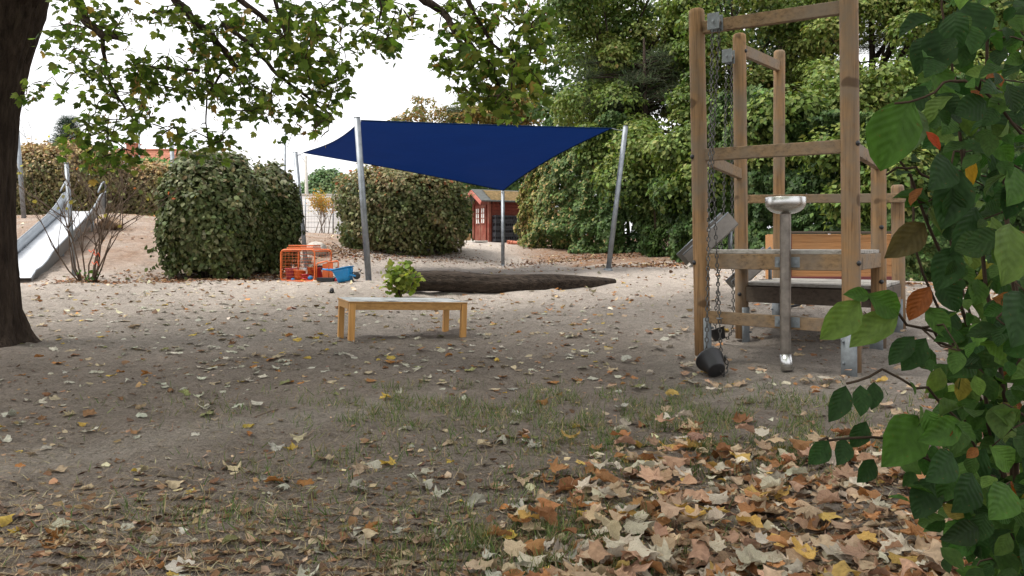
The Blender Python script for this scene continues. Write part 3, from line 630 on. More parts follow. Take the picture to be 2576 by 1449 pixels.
mb = MB(); ch = U(340, 372, Y); mb.box((ch.x, Y-.3, zr-.1), (.85, .6, 1.1)); mb.box((ch.x, Y-.3, zr+.48), (1.0, .75, .1)); mb.build('chimney', MAT['tile'], ro)
ap = U(461, 378, Y-3.6); mb = MB(); w = .75
mb.add([(ap.x-w, ap.y, ap.z-.75), (ap.x+w, ap.y, ap.z-.75), (ap.x, ap.y, ap.z-.05), (ap.x-w, ap.y, gz), (ap.x+w, ap.y, gz), (ap.x-w, Y, ap.z-.75), (ap.x+w, Y, ap.z-.75), (ap.x, Y, ap.z-.05), (ap.x-w, Y, gz), (ap.x+w, Y, gz)], [(0, 1, 2), (0, 3, 4, 1), (0, 2, 7, 5), (1, 6, 7, 2), (0, 5, 8, 3), (1, 4, 9, 6)]); mb.build('gable', MAT['darkred'], t)
mb = MB()
for sgn in (-1, 1): mb.bar((ap.x, ap.y-.1, ap.z), (ap.x+sgn*.95, ap.y-.1, ap.z-.85), .12, .2)
mb.build('bargeboard', MAT['redfascia'], t)
mb = MB(); q0 = U(300, 392, Y-3.1); q1 = U(334, 412, Y-3.1); mb.box(((q0.x+q1.x)/2, Y-3.05, (q0.z+q1.z)/2-.2), (q1.x-q0.x, .1, q0.z-q1.z+.4)); mb.build('window_panel', MAT['render'], t)

# white garage wall at the end of the path
Y = 35.0; a = U(742, 492, Y); b = U(846, 492, Y); g = g1(a.x, Y); t = thing('garage', 'white garage wall behind a sparse young tree at the path end', 'garage', ((a.x+b.x)/2, Y, g))
mb = MB(); mb.box(((a.x+b.x)/2, Y+1.5, (g+a.z)/2-.1), (b.x-a.x, 3, a.z-g+.2)); mb.build('wall', MAT['white'], t, .01)
mb = MB(); mb.box(((a.x+b.x)/2, Y+1.5, a.z+.04), (b.x-a.x+.1, 3.1, .08)); mb.build('roof_edge', MAT['concrete'], t, .01)
for k in range(6):
    mb = MB(); z0 = g+.05+(a.z-g-.25)*k/6; z1 = g+.05+(a.z-g-.25)*(k+1)/6-.03; mb.box(((a.x+b.x)/2, Y-.02, (z0+z1)/2), (b.x-a.x-.25, .04, z1-z0)); mb.build('panel', MAT['white'], t, .008)
# wire fence before the garage
t = thing('wire_fence', 'thin grey wire fence in front of the white garage', 'fence', (a.x, 33.4, g1(a.x, 33.4)))
for px in (768, 838, 905):
    p = U(px, 600, 33.4); mb = MB(); mb.tube([(p.x, p.y, g1(p.x, p.y)-.1), (p.x, p.y, g1(p.x, p.y)+1.55)], .028, 8); mb.build('post', MAT['galv'], t)
mb = MB(); p0, p1 = U(768, 600, 33.4), U(905, 600, 33.4); gz = g1(p0.x, 33.4)
for k in range(9): mb.tube([(p0.x, 33.4, gz+.1+k*.175), (p1.x, 33.4, gz+.1+k*.175)], .004, 4)
for k in range(19): xx = p0.x+(p1.x-p0.x)*k/18; mb.tube([(xx, 33.4, gz+.1), (xx, 33.4, gz+1.5)], .003, 4)
mb.build('wire_mesh', MAT['galv'], t)
# parked car beyond the loose bush
Y = 44.0; cc = U(930, 600, Y); g = g1(cc.x, Y); t = thing('parked_car', 'pale silver car parked behind the loose autumn bush', 'car', (cc.x, Y, g))
prof = [(-2.05, .35), (-2.1, .62), (-1.95, .86), (-1.1, .95), (-.5, 1.42), (.95, 1.45), (1.6, .98), (2.0, .9), (2.1, .6), (2.05, .35)]
mb = MB(); n = len(prof); v = [(cc.x+p[0], Y-.82, g+p[1]) for p in prof]+[(cc.x+p[0], Y+.82, g+p[1]) for p in prof]
mb.add(v, [tuple(range(n))[::-1], tuple(range(n, 2*n))]+[(i, (i+1) % n, n+(i+1) % n, n+i) for i in range(n)]); mb.build('body', MAT['carpaint'], t, .06, 3)
for poly in ([(-.98, .99), (-.46, 1.36), (.2, 1.38), (.2, .99)], [(.28, .99), (.28, 1.38), (.88, 1.38), (1.4, 1.0)]):
    mb = MB(); mb.add([(cc.x+p[0], Y-.835, g+p[1]) for p in poly], [(0, 1, 2, 3)]); mb.build('window', MAT['glass'], t, solid=.01)
for xx in (-1.3, 1.3):
    for yy in (-.78, .78):
        mb = MB(); mb.tube([(cc.x+xx, Y+yy-.1, g+.31), (cc.x+xx, Y+yy+.1, g+.31)], .31, 18); wh = mb.build('wheel', MAT['rubber'], t, .03)
        mb = MB(); mb.tube([(cc.x+xx, Y+yy-.115, g+.31), (cc.x+xx, Y+yy+.115, g+.31)], .19, 14); mb.build('rim', MAT['galv'], wh)
# poles
def pole(label, px0, py0, px1, py1, Y, r, name='metal_post', base_gap=0, Y1=None):
    top = U(px0, py0, Y1 or Y); bot = U(px1, py1, Y); g = g1(bot.x, Y)
    d = (top-bot); k = (g-.25-bot.z)/d.z; bot2 = bot+d*k
    t = thing(name, label, 'post', (bot.x, Y, g)); mb = MB(); mb.tube([bot2, top], r, 12); mb.build('shaft', MAT['galv'], t)
    mb = MB(); mb.tube([top, top+d.normalized()*.02], r*1.08, 12); mb.build('cap', MAT['galv'], t); return t
pole('slim galvanised post rising behind the slide, beside the tree trunk', 42, 315, 60, 548, 20, .055)
pole('galvanised post standing right in front of the metal slide', 167, 412, 187, 694, 14.2, .038)
pole('tilted galvanised post rising above the lower clipped hedge', 430, 335, 441, 540, 22.5, .06)
pole('thin grey mast far behind the rounded bush', 717, 330, 717, 560, 34, .05, 'mast')
pole('thin mast rising over the red tiled roof', 350, 290, 352, 540, 58, .06, 'mast')
p = U(769, 392, 40); t = thing('street_lamp', 'slim lamp post with curved arm left of the distant green bush', 'street lamp', (p.x, 40, g1(p.x, 40)))
mb = MB(); mb.tube([(p.x+.12, 40, g1(p.x, 40)-.2), (p.x+.06, 40, (p.z+1)/2), p], [.11, .09, .07], 10); mb.build('post', MAT['concrete'], t)
q = U(742, 384, 40); mb = MB(); mb.tube([(p.x, 40, p.z-.55), (p.x-.1, 40, p.z-.2), (p.x-.32, 40, q.z-.1), (q.x, 40, q.z)], .018, 6); mb.build('arm', MAT['galv'], t)

# ------------------------------------------------------------------ red shed with crates
cr = U(1231, 608, 31.0); gz = g1(cr.x, 31)-.0; th = math.radians(62)
du = Vector((-math.cos(th), math.sin(th), 0)); dv = Vector((math.sin(th), math.cos(th), 0))   # along the door wall; along the long wall
W0, L0, H0, HA = 1.42, 2.6, 1.68, .38
def SP(u, v, z): return Vector((cr.x, cr.y, gz))+du*u+dv*v+Vector((0, 0, z))
t = thing('garden_shed', 'small red painted wooden shed with gabled mossy roof beside the ivy wall', 'shed', (cr.x, cr.y, gz))
wall = MB(); wall.add([SP(0, 0, -.2), SP(W0, 0, -.2), SP(W0, 0, H0), SP(W0/2, 0, H0+HA), SP(0, 0, H0), SP(0, L0, -.2), SP(W0, L0, -.2), SP(W0, L0, H0), SP(W0/2, L0, H0+HA), SP(0, L0, H0)], [(0, 1, 2, 3, 4), (9, 8, 7, 6, 5), (0, 4, 9, 5), (1, 6, 7, 2)])
wo_ = wall.build('wall', MAT['redwood'], t)
for k in range(12):
    z = .02+k*.139; mb = MB(); a, b = SP(-.012, .1, z+.065), SP(-.012, L0, z+.065); mb.bar(a, b, .022, .13, up=Vector((0, 0, 1))); mb.build('board', MAT['redwood'], wo_, .004)
for u, v in ((-.01, 0), (W0+.01, 0)):
    mb = MB(); mb.bar(SP(u, v, -.1), SP(u, v, H0), .11, .11, up=du); mb.build('corner_post', MAT['redpost'], t, .006)
for k in range(2):
    u0 = .22+k*.5; d = MB(); d.bar(SP(u0+.235, -.03, .04), SP(u0+.235, -.03, 1.5), .47, .045, up=dv); dr = d.build('door', MAT['redpost'], t, .006)
    mb = MB(); mb.bar(SP(u0+.235, -.062, .75), SP(u0+.235, -.062, 1.38), .30, .012, up=dv); pn = mb.build('pane', MAT['curtain'], dr)
    mb = MB()
    for z in (.75, .96, 1.17, 1.38): mb.bar(SP(u0+.07, -.075, z), SP(u0+.4, -.075, z), .02, .03, up=Vector((0, 0, 1)))
    for uu in (.07, .235, .4): mb.bar(SP(u0+uu, -.076, .74), SP(u0+uu, -.076, 1.39), .03, .02, up=dv)
    mb.build('window_frame', MAT['redpost'], dr)
mb = MB(); mb.tube([SP(.70, -.09, .8), SP(.70, -.1, .72)], .012, 6); mb.build('handle', MAT['galv'], t)
OV = .45
for sgn, u_e in ((0, -.22), (1, W0+.22)):
    zs = H0+HA*(1-(W0/2+.22)/(W0/2))
    a, b, c_, d_ = SP(W0/2, -OV, H0+HA+.04), SP(W0/2, L0, H0+HA+.04), SP(u_e, L0, zs+.04), SP(u_e, -OV, zs+.04)
    mb = MB(); up = Vector((0, 0, .05)); mb.add([a, b, c_, d_, a+up, b+up, c_+up, d_+up], [(0, 1, 2, 3), (4, 7, 6, 5), (0, 3, 7, 4), (3, 2, 6, 7), (2, 1, 5, 6), (1, 0, 4, 5)]); rf = mb.build('roof', MAT['felt'], t)
    mb = MB(); rr2 = 9
    P = [[Vector(a+up).lerp(Vector(d_+up), .08+.88*i/rr2).lerp(Vector(b+up).lerp(Vector(c_+up), .08+.88*i/rr2), .14+.86*j/14)+Vector((0, 0, .005+.05*rnd.random()*(0 < i < rr2))) for j in range(15)] for i in range(rr2+1)]
    mb.quadgrid(P); mb.build('moss', MAT['roofmoss'], rf)
    mb = MB(); mb.bar(SP(W0/2, -OV-.03, H0+HA-.03), SP(u_e, -OV-.03, zs-.03), .045, .15, up=Vector((0, 0, 1))); mb.build('bargeboard', MAT['redfascia'], t, .004)
# stacked bottle crates against the long wall
def crate(loc, label):
    t = thing('bottle_crate', label, 'crate', loc, 'black bottle crates stacked against the red shed'); o = Vector(loc); w, l, h = .30, .40, .262
    def B(mb, a0, a1, b0, b1, z0, z1):
        c = o+dv*((a0+a1)/2)-(-du)*0+du*(-(b0+b1)/2)+Vector((0, 0, (z0+z1)/2)); M = Matrix((dv, -du, Vector((0, 0, 1)))).transposed(); mb.box(c, (a1-a0, b1-b0, z1-z0), M)
    m = MB(); B(m, 0, l, 0, w, 0, .02); m.build('base', MAT['crateplastic'], t)
    m = MB(); tk = .015
    for z0, z1 in ((.0, .1), (.2, h)):
        B(m, 0, l, 0, tk, z0, z1); B(m, 0, l, w-tk, w, z0, z1); B(m, 0, tk, tk, w-tk, z0, z1); B(m, l-tk, l, tk, w-tk, z0, z1)
    for k in range(5): a0 = k*(l-.03)/4; B(m, a0, a0+.03, 0, tk, .1, .2); B(m, a0, a0+.03, w-tk, w, .1, .2)
    for k in range(3): b0 = .02+k*(w-.07)/2; B(m, 0, tk, b0, b0+.03, .1, .2); B(m, l-tk, l, b0, b0+.03, .1, .2)
    m.build('side_wall', MAT['crateplastic'], t); return t
rows = ['bottom', 'second', 'third', 'top']; cols = ['stack nearest the shed door', 'middle stack', 'stack nearest the ivy']
for ci in range(3):
    for ri in range(4):
        p = SP(-.06, .1+ci*.42+rnd.uniform(-.01, .01), .01+ri*.264)
        crate(p, f'{rows[ri]} black bottle crate of the {cols[ci]} by the red shed')
def claypipe(px, py, Y, ang, ln, label):
    p = U(px, py, Y); p.z = g1(p.x, p.y)+.075; d = Vector((math.cos(ang), math.sin(ang), 0)); tt = thing('clay_pipe', label, 'pipe', p, 'terracotta drain pipes by the shed')
    mb = MB(); mb.tube([p-d*ln/2, p+d*ln/2], .06, 14, caps=False); mb.tube([p-d*ln/2, p-d*(ln/2-.08)], .075, 14, caps=False); mb.build('barrel', MAT['clay'], tt, solid=.012)
claypipe(1286, 606, 29.9, .5, .3, 'short terracotta drain pipe nearest the crates')
claypipe(1301, 607, 29.6, -.35, .5, 'longer terracotta drain pipe lying in the middle')
claypipe(1318, 609, 29.4, -.2, .5, 'pale terracotta drain pipe nearest the ivy wall')
p = U(1197, 607, 30.0); mb = MB(); M = Matrix((du, -dv, Vector((0, 0, 1)))).transposed(); mb.box((p.x, p.y, g1(p.x, p.y)+.03), (1.0, .55, .07), M); tag(mb.build('door_slab', MAT['concrete'], None, .01), 'flat pale slab on the sand before the shed door', 'slab')
p = U(1173, 598, 31.2); mb = MB(); mb.box((p.x, p.y, g1(p.x, p.y)+.13), (.32, .3, .3), Matrix.Rotation(.3, 3, 'Z')); tag(mb.build('straw_block', MAT['bale'], None, .03), 'small brown block of straw left of the shed door', 'block')

# ------------------------------------------------------------------ slide on the mound
A = Vector((-10.28, 18.5, 1.84)); E1 = Vector((-9.22, 14.75, .66)); B = Vector((-8.93, 13.75, .49))
d = Vector((E1.x-A.x, E1.y-A.y, 0)).normalized(); n = Vector((-d.y, d.x, 0)) ; n = n if n.x > 0 else -n; hw = .38
t = thing('slide', 'wide steel slide running down the sandy mound at left', 'slide', (B.x, B.y, g1(B.x, B.y)))
path = [A-d*.5, A]+[A.lerp(E1, k/6) for k in range(1, 6)]+[E1, E1.lerp(B, .3)+Vector((0, 0, -.045)), E1.lerp(B, .65)+Vector((0, 0, -.05)), B, B+d*.12+Vector((0, 0, -.05))]
mb = MB(); mb.quadgrid([[p+n*hw*s for s in (-1, -.9, .9, 1)] for p in path]); mb.build('chute', MAT['slide'], t, solid=.008)
for s in (-1, 1):
    mb = MB(); hh = [.22]*len(path)
    hh[0] = .5; hh[1] = .4; hh[2] = .27; hh[-1] = .03; hh[-2] = .07; hh[-3] = .12; hh[-4] = .17
    P = [[p+n*(hw+.005)*s+Vector((0, 0, -.06)), p+n*(hw+.005)*s+Vector((0, 0, h)), p+n*(hw+.03)*s+Vector((0, 0, h+.012))] for p, h in zip(path, hh)]
    mb.quadgrid(P); sw = mb.build('side_wall', MAT['slide_side'], t, solid=.01)
    mb = MB(); mb.tube([p[2] for p in P], .016, 8); mb.build('rim', MAT['galv'], sw)
    mb = MB(); a = path[0]+n*(hw+.02)*s; mb.tube([a+Vector((0, 0, .1)), a-d*.02+Vector((0, 0, .62)), a+d*.15+Vector((0, 0, .74)), a+d*.35+Vector((0, 0, .70)), a+d*.75+Vector((0, 0, .45))], .02, 8); mb.build('handrail', MAT['galv'], t)
for k, (f_, zz) in enumerate(((.12, 0), (.75, 0))):
    p = A.lerp(E1, f_)
    for s in (-1, 1): q = p+n*.33*s; mb = MB(); mb.tube([(q.x, q.y, p.z-.03), (q.x, q.y, g1(q.x, q.y)-.2)], .03, 8); mb.build('leg', MAT['galv'], t)
# tree stump / sandstone block at the top of the slide
def rock(name, label, c, size, seed, mat='rock', cuts=3):
    import bmesh
    bm = bmesh.new(); bmesh.ops.create_icosphere(bm, subdivisions=cuts, radius=1); rg = random.Random(seed)
    pl = [(Vector((rg.gauss(0, 1), rg.gauss(0, 1), rg.gauss(0, .8))).normalized(), rg.uniform(.6, .9)) for _ in range(9)]
    for v in bm.verts:
        for nn, dd in pl:
            k = v.co.dot(nn)
            if k > dd: v.co -= nn*(k-dd)
        v.co *= 1+.05*math.sin(v.co.x*7+seed)*math.sin(v.co.y*6)*math.sin(v.co.z*8)
        v.co = Vector((v.co.x*size[0], v.co.y*size[1], v.co.z*size[2]))
    me = bpy.data.meshes.new(name); bm.to_mesh(me); bm.free(); o = bpy.data.objects.new(name, me); COL.objects.link(o); me.materials.append(MAT[mat]); o.location = c; o.rotation_euler = (0, 0, seed)
    return tag(o, label, 'rock')
MAT['sandstone'] = surf('brown_sandstone', (.30, .21, .14), .95, .4, 6, .8, 14, c2=(.16, .11, .075), spec=.1)
def rk(px, py, Y, size, seed, label, mat='rock', sink=.25):
    p = U(px, py, Y); p.z = g1(p.x, p.y)+size[2]*(1-sink)*.6; return rock('rock', label, p, size, seed, mat)
rk(795, 608, 20.5, (.30, .26, .24), 3, 'white topped rock beside the left sail post')
rk(884, 668, 15.6, (.27, .2, .13), 5, 'low grey rock on the sand right of the orange cage')
rk(765, 622, 19.6, (.2, .2, .14), 8, 'small rock seen behind the orange cage')
rk(283, 560, 18.6, (.30, .3, .2), 11, 'brown sandstone block beside the top of the slide', 'sandstone')
rk(985, 695, 14.3, (.18, .16, .08), 14, 'half buried grey stone behind the leafy sapling')

# ------------------------------------------------------------------ blue sail on four posts
def sailpost(label, top, base_px, Y, r, side):
    top = Vector(top); bx_ = (base_px-CX)/F*Y; base = Vector((bx_, Y, g1(bx_, Y))); t = thing('sail_post', label, 'post', base, 'posts of the blue sail')
    d = (top-base).normalized(); mb = MB(); mb.tube([base-d*.25, top], r, 18); mb.build('shaft', MAT['galv'], t)
    mb = MB(); mb.tube([top, top+d*.012], r*1.03, 18); mb.build('cap', MAT['galv'], t)
    q = top-d*.07; sd = Vector(side).normalized(); mb = MB(); mb.tube([q+sd*(r-.01), q+sd*(r+.05)], .012, 8); mb.build('eye_bolt', MAT['galv'], t)
    mb = MB(); mb.tube([base+Vector((0, 0, -.08)), base+Vector((0, 0, .035))], [r*1.9, r*1.7], 18); mb.build('foot_sleeve', MAT['galv_shoe'], t)
    return q+sd*(r+.05)
tops = dict(FL=U(898, 296, 13.75), LB=U(743, 384, 19.4), BR=U(1265, 479, 21.8), R=U(1574, 319, 15.9))
cent = sum(tops.values(), Vector())/4
hk = {}
for k, (bp_, Yb, rr3, lab) in dict(FL=(928, 14.0, .056, 'nearest and tallest looking sail post, right of the blue wheelbarrow'), LB=(771, 19.0, .056, 'left sail post, behind the orange wire cage'), BR=(1265, 21.5, .05, 'rear sail post in front of the red shed'), R=(1530, 15.8, .052, 'right sail post leaning outwards in front of the ivy')).items():
    sd = cent-tops[k]; sd.z = 0; hk[k] = sailpost(lab, tops[k], bp_, Yb, rr3, sd)
cor = dict(FL=U(908, 303, 13.95), LB=U(764, 384, 19.2), BR=U(1266, 479, 21.35), R=U(1538, 323, 15.75))
t = thing('shade_sail', 'large blue fabric sun sail stretched between four metal posts', 'sun sail', Vector((cent.x, cent.y, g1(cent.x, cent.y))))
N = 28; P = []
for i in range(N+1):
    row = []; u = i/N
    for j in range(N+1):
        v = j/N; p = cor['FL']*(1-u)*(1-v)+cor['R']*u*(1-v)+cor['BR']*u*v+cor['LB']*(1-u)*v
        mid = (cor['FL']+cor['R']+cor['BR']+cor['LB'])/4
        e = .05*(4*u*(1-u))*(2*v-1)**2+.07*(4*v*(1-v))*(2*u-1)**2
        if v < .5: e -= .035*(4*u*(1-u))*(2*v-1)**2
        p = p.lerp(mid, e); p.z -= .10*math.sin(math.pi*u)*math.sin(math.pi*v); p.z += .006*math.sin(u*19+v*7)*math.sin(v*math.pi)
        row.append(p)
    P.append(row)
m, nt, out = _nt('sail_fabric'); L = nt.links; b = nt.nodes.new('ShaderNodeBsdfPrincipled'); b.inputs['Roughness'].default_value = .85; b.inputs['Specular IOR Level'].default_value = .15
n1 = noise(nt, 1.2, 5, .6); r = ramp(nt, [(.3, (.002, .019, .066)), (.7, (.003, .027, .09))]); L.new(n1.outputs['Fac'], r.inputs[0]); L.new(r.outputs[0], b.inputs['Base Color'])
n2 = noise(nt, 3, 3, .5, mapscale=(1, 8, 1)); bp = nt.nodes.new('ShaderNodeBump'); bp.inputs['Strength'].default_value = .25; bp.inputs['Distance'].default_value = .03; L.new(n2.outputs['Fac'], bp.inputs['Height']); L.new(bp.outputs[0], b.inputs['Normal'])
tr = nt.nodes.new('ShaderNodeBsdfTranslucent'); tr.inputs['Color'].default_value = (.002, .014, .085, 1); ms = nt.nodes.new('ShaderNodeMixShader'); ms.inputs[0].default_value = .35
L.new(b.outputs[0], ms.inputs[1]); L.new(tr.outputs[0], ms.inputs[2]); L.new(ms.outputs[0], out.inputs[0]); MAT['sail'] = m
mb = MB(); mb.quadgrid(P); fab = mb.build('fabric', m, t)
hem = [P[i][0] for i in range(N+1)]+[P[N][j] for j in range(1, N+1)]+[P[i][N] for i in range(N-1, -1, -1)]+[P[0][j] for j in range(N-1, 0, -1)]
mb = MB(); mb.tube(hem, .014, 6, closed=True); mb.build('hem', m, t)
for k in cor:
    mb = MB(); mb.tube([cor[k], hk[k]], .009, 6); mb.build('cable', MAT['galv'], t)

# ------------------------------------------------------------------ log, table
pts = [(1010, 704, 11.9, 24), (1060, 708, 12.0, 25), (1150, 711, 12.15, 26), (1250, 714, 12.35, 26), (1340, 714, 12.6, 24), (1420, 713, 12.9, 22), (1490, 711, 13.2, 16), (1545, 710, 13.5, 8)]
P3 = [U(a, b_, c_) for a, b_, c_, _ in pts]; R3 = [q/F*c_ for _, _, c_, q in pts]
fine = []; fr = []
for i in range(len(P3)-1):
    for k in range(6): fine.append(P3[i].lerp(P3[i+1], k/6)); fr.append(R3[i]+(R3[i+1]-R3[i])*k/6)
fine.append(P3[-1]); fr.append(R3[-1])
mb = MB(); mb.tube(fine, fr, 28)
for i, v in enumerate(mb.v):
    c_ = Vector(v); k = min(i//28, len(fine)-1); a = (i % 28)/28*6.283; rad = c_-fine[k]
    s_ = .05*math.sin(a*7+k*.12)+.04*math.sin(a*13-k*.2+1)+.05*(rnd.random()-.5)+.08*math.sin(k*.35+a)
    mb.v[i] = tuple(fine[k]+rad*(1+s_))
tag(mb.build('tree_log', MAT['logm']), 'long dark weathered log half sunk into the sand under the sail', 'log')
# table
def TG(px, py, Y): return U(px, py, Y)
fl, fr_, bl, brr = U(892, 858, 8.2), U(1165, 858, 8.2), U(853, 838, 8.80), U(1117, 833, 8.98)
xa = (fr_-fl); xa.z = 0; xa.normalize(); ya = Vector((-xa.y, xa.x, 0))
c0 = U(1024, 757, 8.2); topz = c0.z
TL, TW = 1.31, .72
O = Vector((U(878, 757, 8.15).x, 8.15, 0)); rotz = math.radians(22); xa = Vector((math.cos(rotz), math.sin(rotz), 0)); sk = math.radians(0); ya = Vector((-math.sin(rotz), math.cos(rotz), 0))
t = thing('low_table', 'low wooden play table with worn white top standing on the sand', 'table', (O.x+.6, O.y+.3, g1(O.x+.6, O.y+.3)))
Mt = Matrix((xa, ya, Vector((0, 0, 1)))).transposed()
xa3 = (xa+Vector((0, 0, -.034))).normalized(); zz3 = xa3.cross(ya).normalized(); Mt = Matrix((xa3, ya, zz3)).transposed()
def TP(u, v, z): return O+xa*u+ya*v+Vector((0, 0, z-.034*u))
mtop, nt, out = _nt('worn_table_top'); L = nt.links; b = nt.nodes.new('ShaderNodeBsdfPrincipled'); b.inputs['Roughness'].default_value = .55
n1 = noise(nt, 4.5, 7, .75, mapscale=(.8, 2.2, 1)); r = ramp(nt, [(.45, (.50, .515, .515)), (.51, (.33, .34, .34)), (.56, (.085, .085, .08))]); L.new(n1.outputs['Fac'], r.inputs[0]); L.new(r.outputs[0], b.inputs['Base Color'])
n2 = noise(nt, 40, 3); bp = nt.nodes.new('ShaderNodeBump'); bp.inputs['Strength'].default_value = .1; bp.inputs['Distance'].default_value = .003; L.new(n2.outputs['Fac'], bp.inputs['Height']); L.new(bp.outputs[0], b.inputs['Normal']); L.new(b.outputs[0], out.inputs[0])
mb = MB(); mb.box(TP(TL/2, TW/2, topz-.011), (TL+.012, TW+.012, .016), Mt); mb.build('tabletop', MAT['beech'], t, .004)
mb = MB(); mb.box(TP(TL/2, TW/2, topz-.001), (TL-.004, TW-.004, .004), Mt); mb.build('top_sheet', mtop, t)
for u, v, su, sv in ((TL/2, .012, TL-.13, .02), (TL/2, TW-.012, TL-.13, .02), (.012, TW/2, .02, TW-.13), (TL-.012, TW/2, .02, TW-.13)):
    mb = MB(); mb.box(TP(u, v, topz-.019-.036), (su, sv, .072), Mt); mb.build('apron', MAT['beech'], t, .003)
for u in (.033, TL-.033):
    for v in (.033, TW-.033):
        p = TP(u, v, 0); g = g1(p.x, p.y)-.02; mb = MB(); zt_ = topz-.021-.034*u; mb.box((p.x, p.y, (g+zt_)/2), (.064, .064, zt_-g), Mt); mb.build('leg', wood('table_leg_wood%d' % int(u*10+v*100), (.50, .26, .08), (.38, .18, .05), (.5, .3, .12), 2, rough=.5, greyamt=.3), t, .004)

# ------------------------------------------------------------------ orange wire cage with toys, wheelbarrow
Y = 13.75; base = U(752, 707, Y); g = base.z = g1(base.x, Y)
t = thing('wire_cage', 'orange metal wire cage on the sand filled with sand toys', 'cage', base); ca = math.radians(-6); ex = Vector((math.cos(ca), math.sin(ca), 0)); ey = Vector((.28, .96, 0)).normalized()
CW, CD, CH = .62, .58, .56
def CP(u, v, z): return Vector((base.x-.32, Y, g+.01))+ex*u+ey*v+Vector((0, 0, z))
def rrect(v, r=.07, inset=0):
    pts = []
    for cx_, cz, a0 in ((CW-r, CH-r, 0), (r, CH-r, 90), (r, r, 180), (CW-r, r, 270)):
        for k in range(5): a = math.radians(a0+k*22.5); pts.append(CP(cx_+r*math.cos(a), v, cz+r*math.sin(a)))
    return pts
for v in (0, CD):
    mb = MB(); mb.tube(rrect(v), .014, 8, closed=True); mb.build('frame', MAT['orange'], t)
for u, z in ((.03, .03), (CW-.03, .03), (.03, CH-.03), (CW-.03, CH-.03)):
    mb = MB(); mb.tube([CP(u, 0, z), CP(u, CD, z)], .012, 8); mb.build('cross_bar', MAT['orange'], t)
def wires(name, f, nu, nv):
    mb = MB()
    for i in range(nu+1): mb.tube([f(i/nu, 0), f(i/nu, 1)], .0019, 4)
    for j in range(nv+1): mb.tube([f(0, j/nv), f(1, j/nv)], .0019, 4)
    mb.build(name, MAT['orange'], t)
wires('wire_panel', lambda a, b_: CP(.03+a*(CW-.06), 0, .03+b_*(CH-.06)), 2, 9)
wires('wire_panel', lambda a, b_: CP(.015, a*CD, .03+b_*(CH-.06)), 5, 13)
wires('wire_panel', lambda a, b_: CP(.03+a*(CW-.06), CD, .03+b_*(CH-.06)), 10, 9)
wires('wire_panel', lambda a, b_: CP(.03+a*(CW-.06), b_*CD, .014), 9, 9)
mb = MB(); mb.box(CP(.26, .3, CH+.03), (.48, .42, .028), Matrix.Rotation(ca, 3, 'Z')); mb.box(CP(.27, .3, CH+.07), (.46, .40, .028), Matrix.Rotation(ca+.05, 3, 'Z')); mb.build('lid', MAT['orange'], t, .006)
# folded smaller frame leaning at the cage's right side
t2 = thing('orange_box', 'small orange metal box frame at the right end of the wire cage', 'box', CP(CW+.12, .15, 0)); 
def BP(u, v, z): return CP(CW+.035+u, v, z)
for v in (0., .34):
    mb = MB(); mb.tube([BP(0, v, .01), BP(0, v, .29), BP(.02, v, .32), BP(.2, v, .36), BP(.22, v, .34), BP(.22, v, .01)], .012, 8); mb.build('frame', MAT['orange'], t2)
mb = MB(); mb.add([BP(.02, .17, .06), BP(.21, .17, .06), BP(.21, .17, .33), BP(.02, .17, .30)], [(0, 1, 2, 3)]); mb.build('panel', MAT['orangeplastic'], t2, solid=.02)
mb = MB(); mb.tube([BP(.21, 0, .34), BP(.21, .34, .34)], .01, 8); mb.tube([BP(0, 0, .02), BP(0, .34, .02)], .01, 8); mb.tube([BP(.21, 0, .02), BP(.21, .34, .02)], .01, 8); mb.build('cross_bar', MAT['orange'], t2)
def pot(u, v, z, r, h, mat, label, tilt=(0, 0), name='toy_bucket'):
    r *= 1.18; h *= 1.22
    c_ = CP(u, v, z); M = Euler((tilt[0], tilt[1], rnd.uniform(0, 6))).to_matrix(); tt = thing(name, label, 'bucket', c_, 'sand toys in the orange cage')
    mb = MB(); mb.lathe([(0, 0), (r*.72, 0), (r*.95, h), (r*1.06, h), (r*1.06, h-.015), (r, h-.016)], c_, M, 20); mb.lathe([(r*.93, h), (r*.68, .01), (0, .01)], c_, M, 20); bo = mb.build('body', MAT[mat], tt)
    mb = MB(); mb.tube([c_+M @ Vector((r*math.cos(a)*1.05, 0, h-.01+r*1.0*math.sin(a))) for a in [math.pi*k/8 for k in range(9)]], .004, 5); mb.build('handle', MAT['blackplastic'], tt); return tt
pot(.10, .16, .02, .095, .17, 'pinkplastic', 'tall faded red toy bucket at the cage left side')
pot(.26, .12, .03, .095, .13, 'orangeplastic', 'orange toy bucket in the cage middle', (.1, .15))
pot(.20, .30, .16, .09, .1, 'pinkplastic', 'faded red toy bowl on top of the toy heap', (2.9, .3))
pot(.38, .3, .10, .07, .1, 'orangeplastic', 'small orange toy cup behind the red one', (.4, -.3))
pot(.43, .13, .10, .085, .09, 'redplastic', 'bright red toy bowl near the cage right side', (2.7, -.2))
pot(.40, .07, .02, .06, .085, 'redplastic', 'small red toy cup at the cage front')
pot(.55, .3, .03, .08, .16, 'redplastic', 'dark red toy bucket at the rear right of the cage', (.2, .3))
def ballthing(u, v, z, r, mat, label, sq=1.0):
    c_ = CP(u, v, z); mb = MB(); mb.lathe([(r*math.sin(a)*(1+.02*math.cos(6*a)), -r*sq*math.cos(a)) for a in [math.pi*k/12 for k in range(13)]], c_, None, 20); o = mb.build('toy_ball', MAT[mat]); return tag(o, label, 'ball', 'sand toys in the orange cage')
ballthing(.34, .40, .21, .075, 'paleplastic', 'pale green ball on top of the toy heap', 1.1)
ballthing(.51, .06, .06, .05, 'blueplastic', 'small blue ball at the cage front right', .8)
ballthing(.39, .05, .025, .045, 'yellowplastic', 'flat yellow toy at the bottom of the cage front', .45)
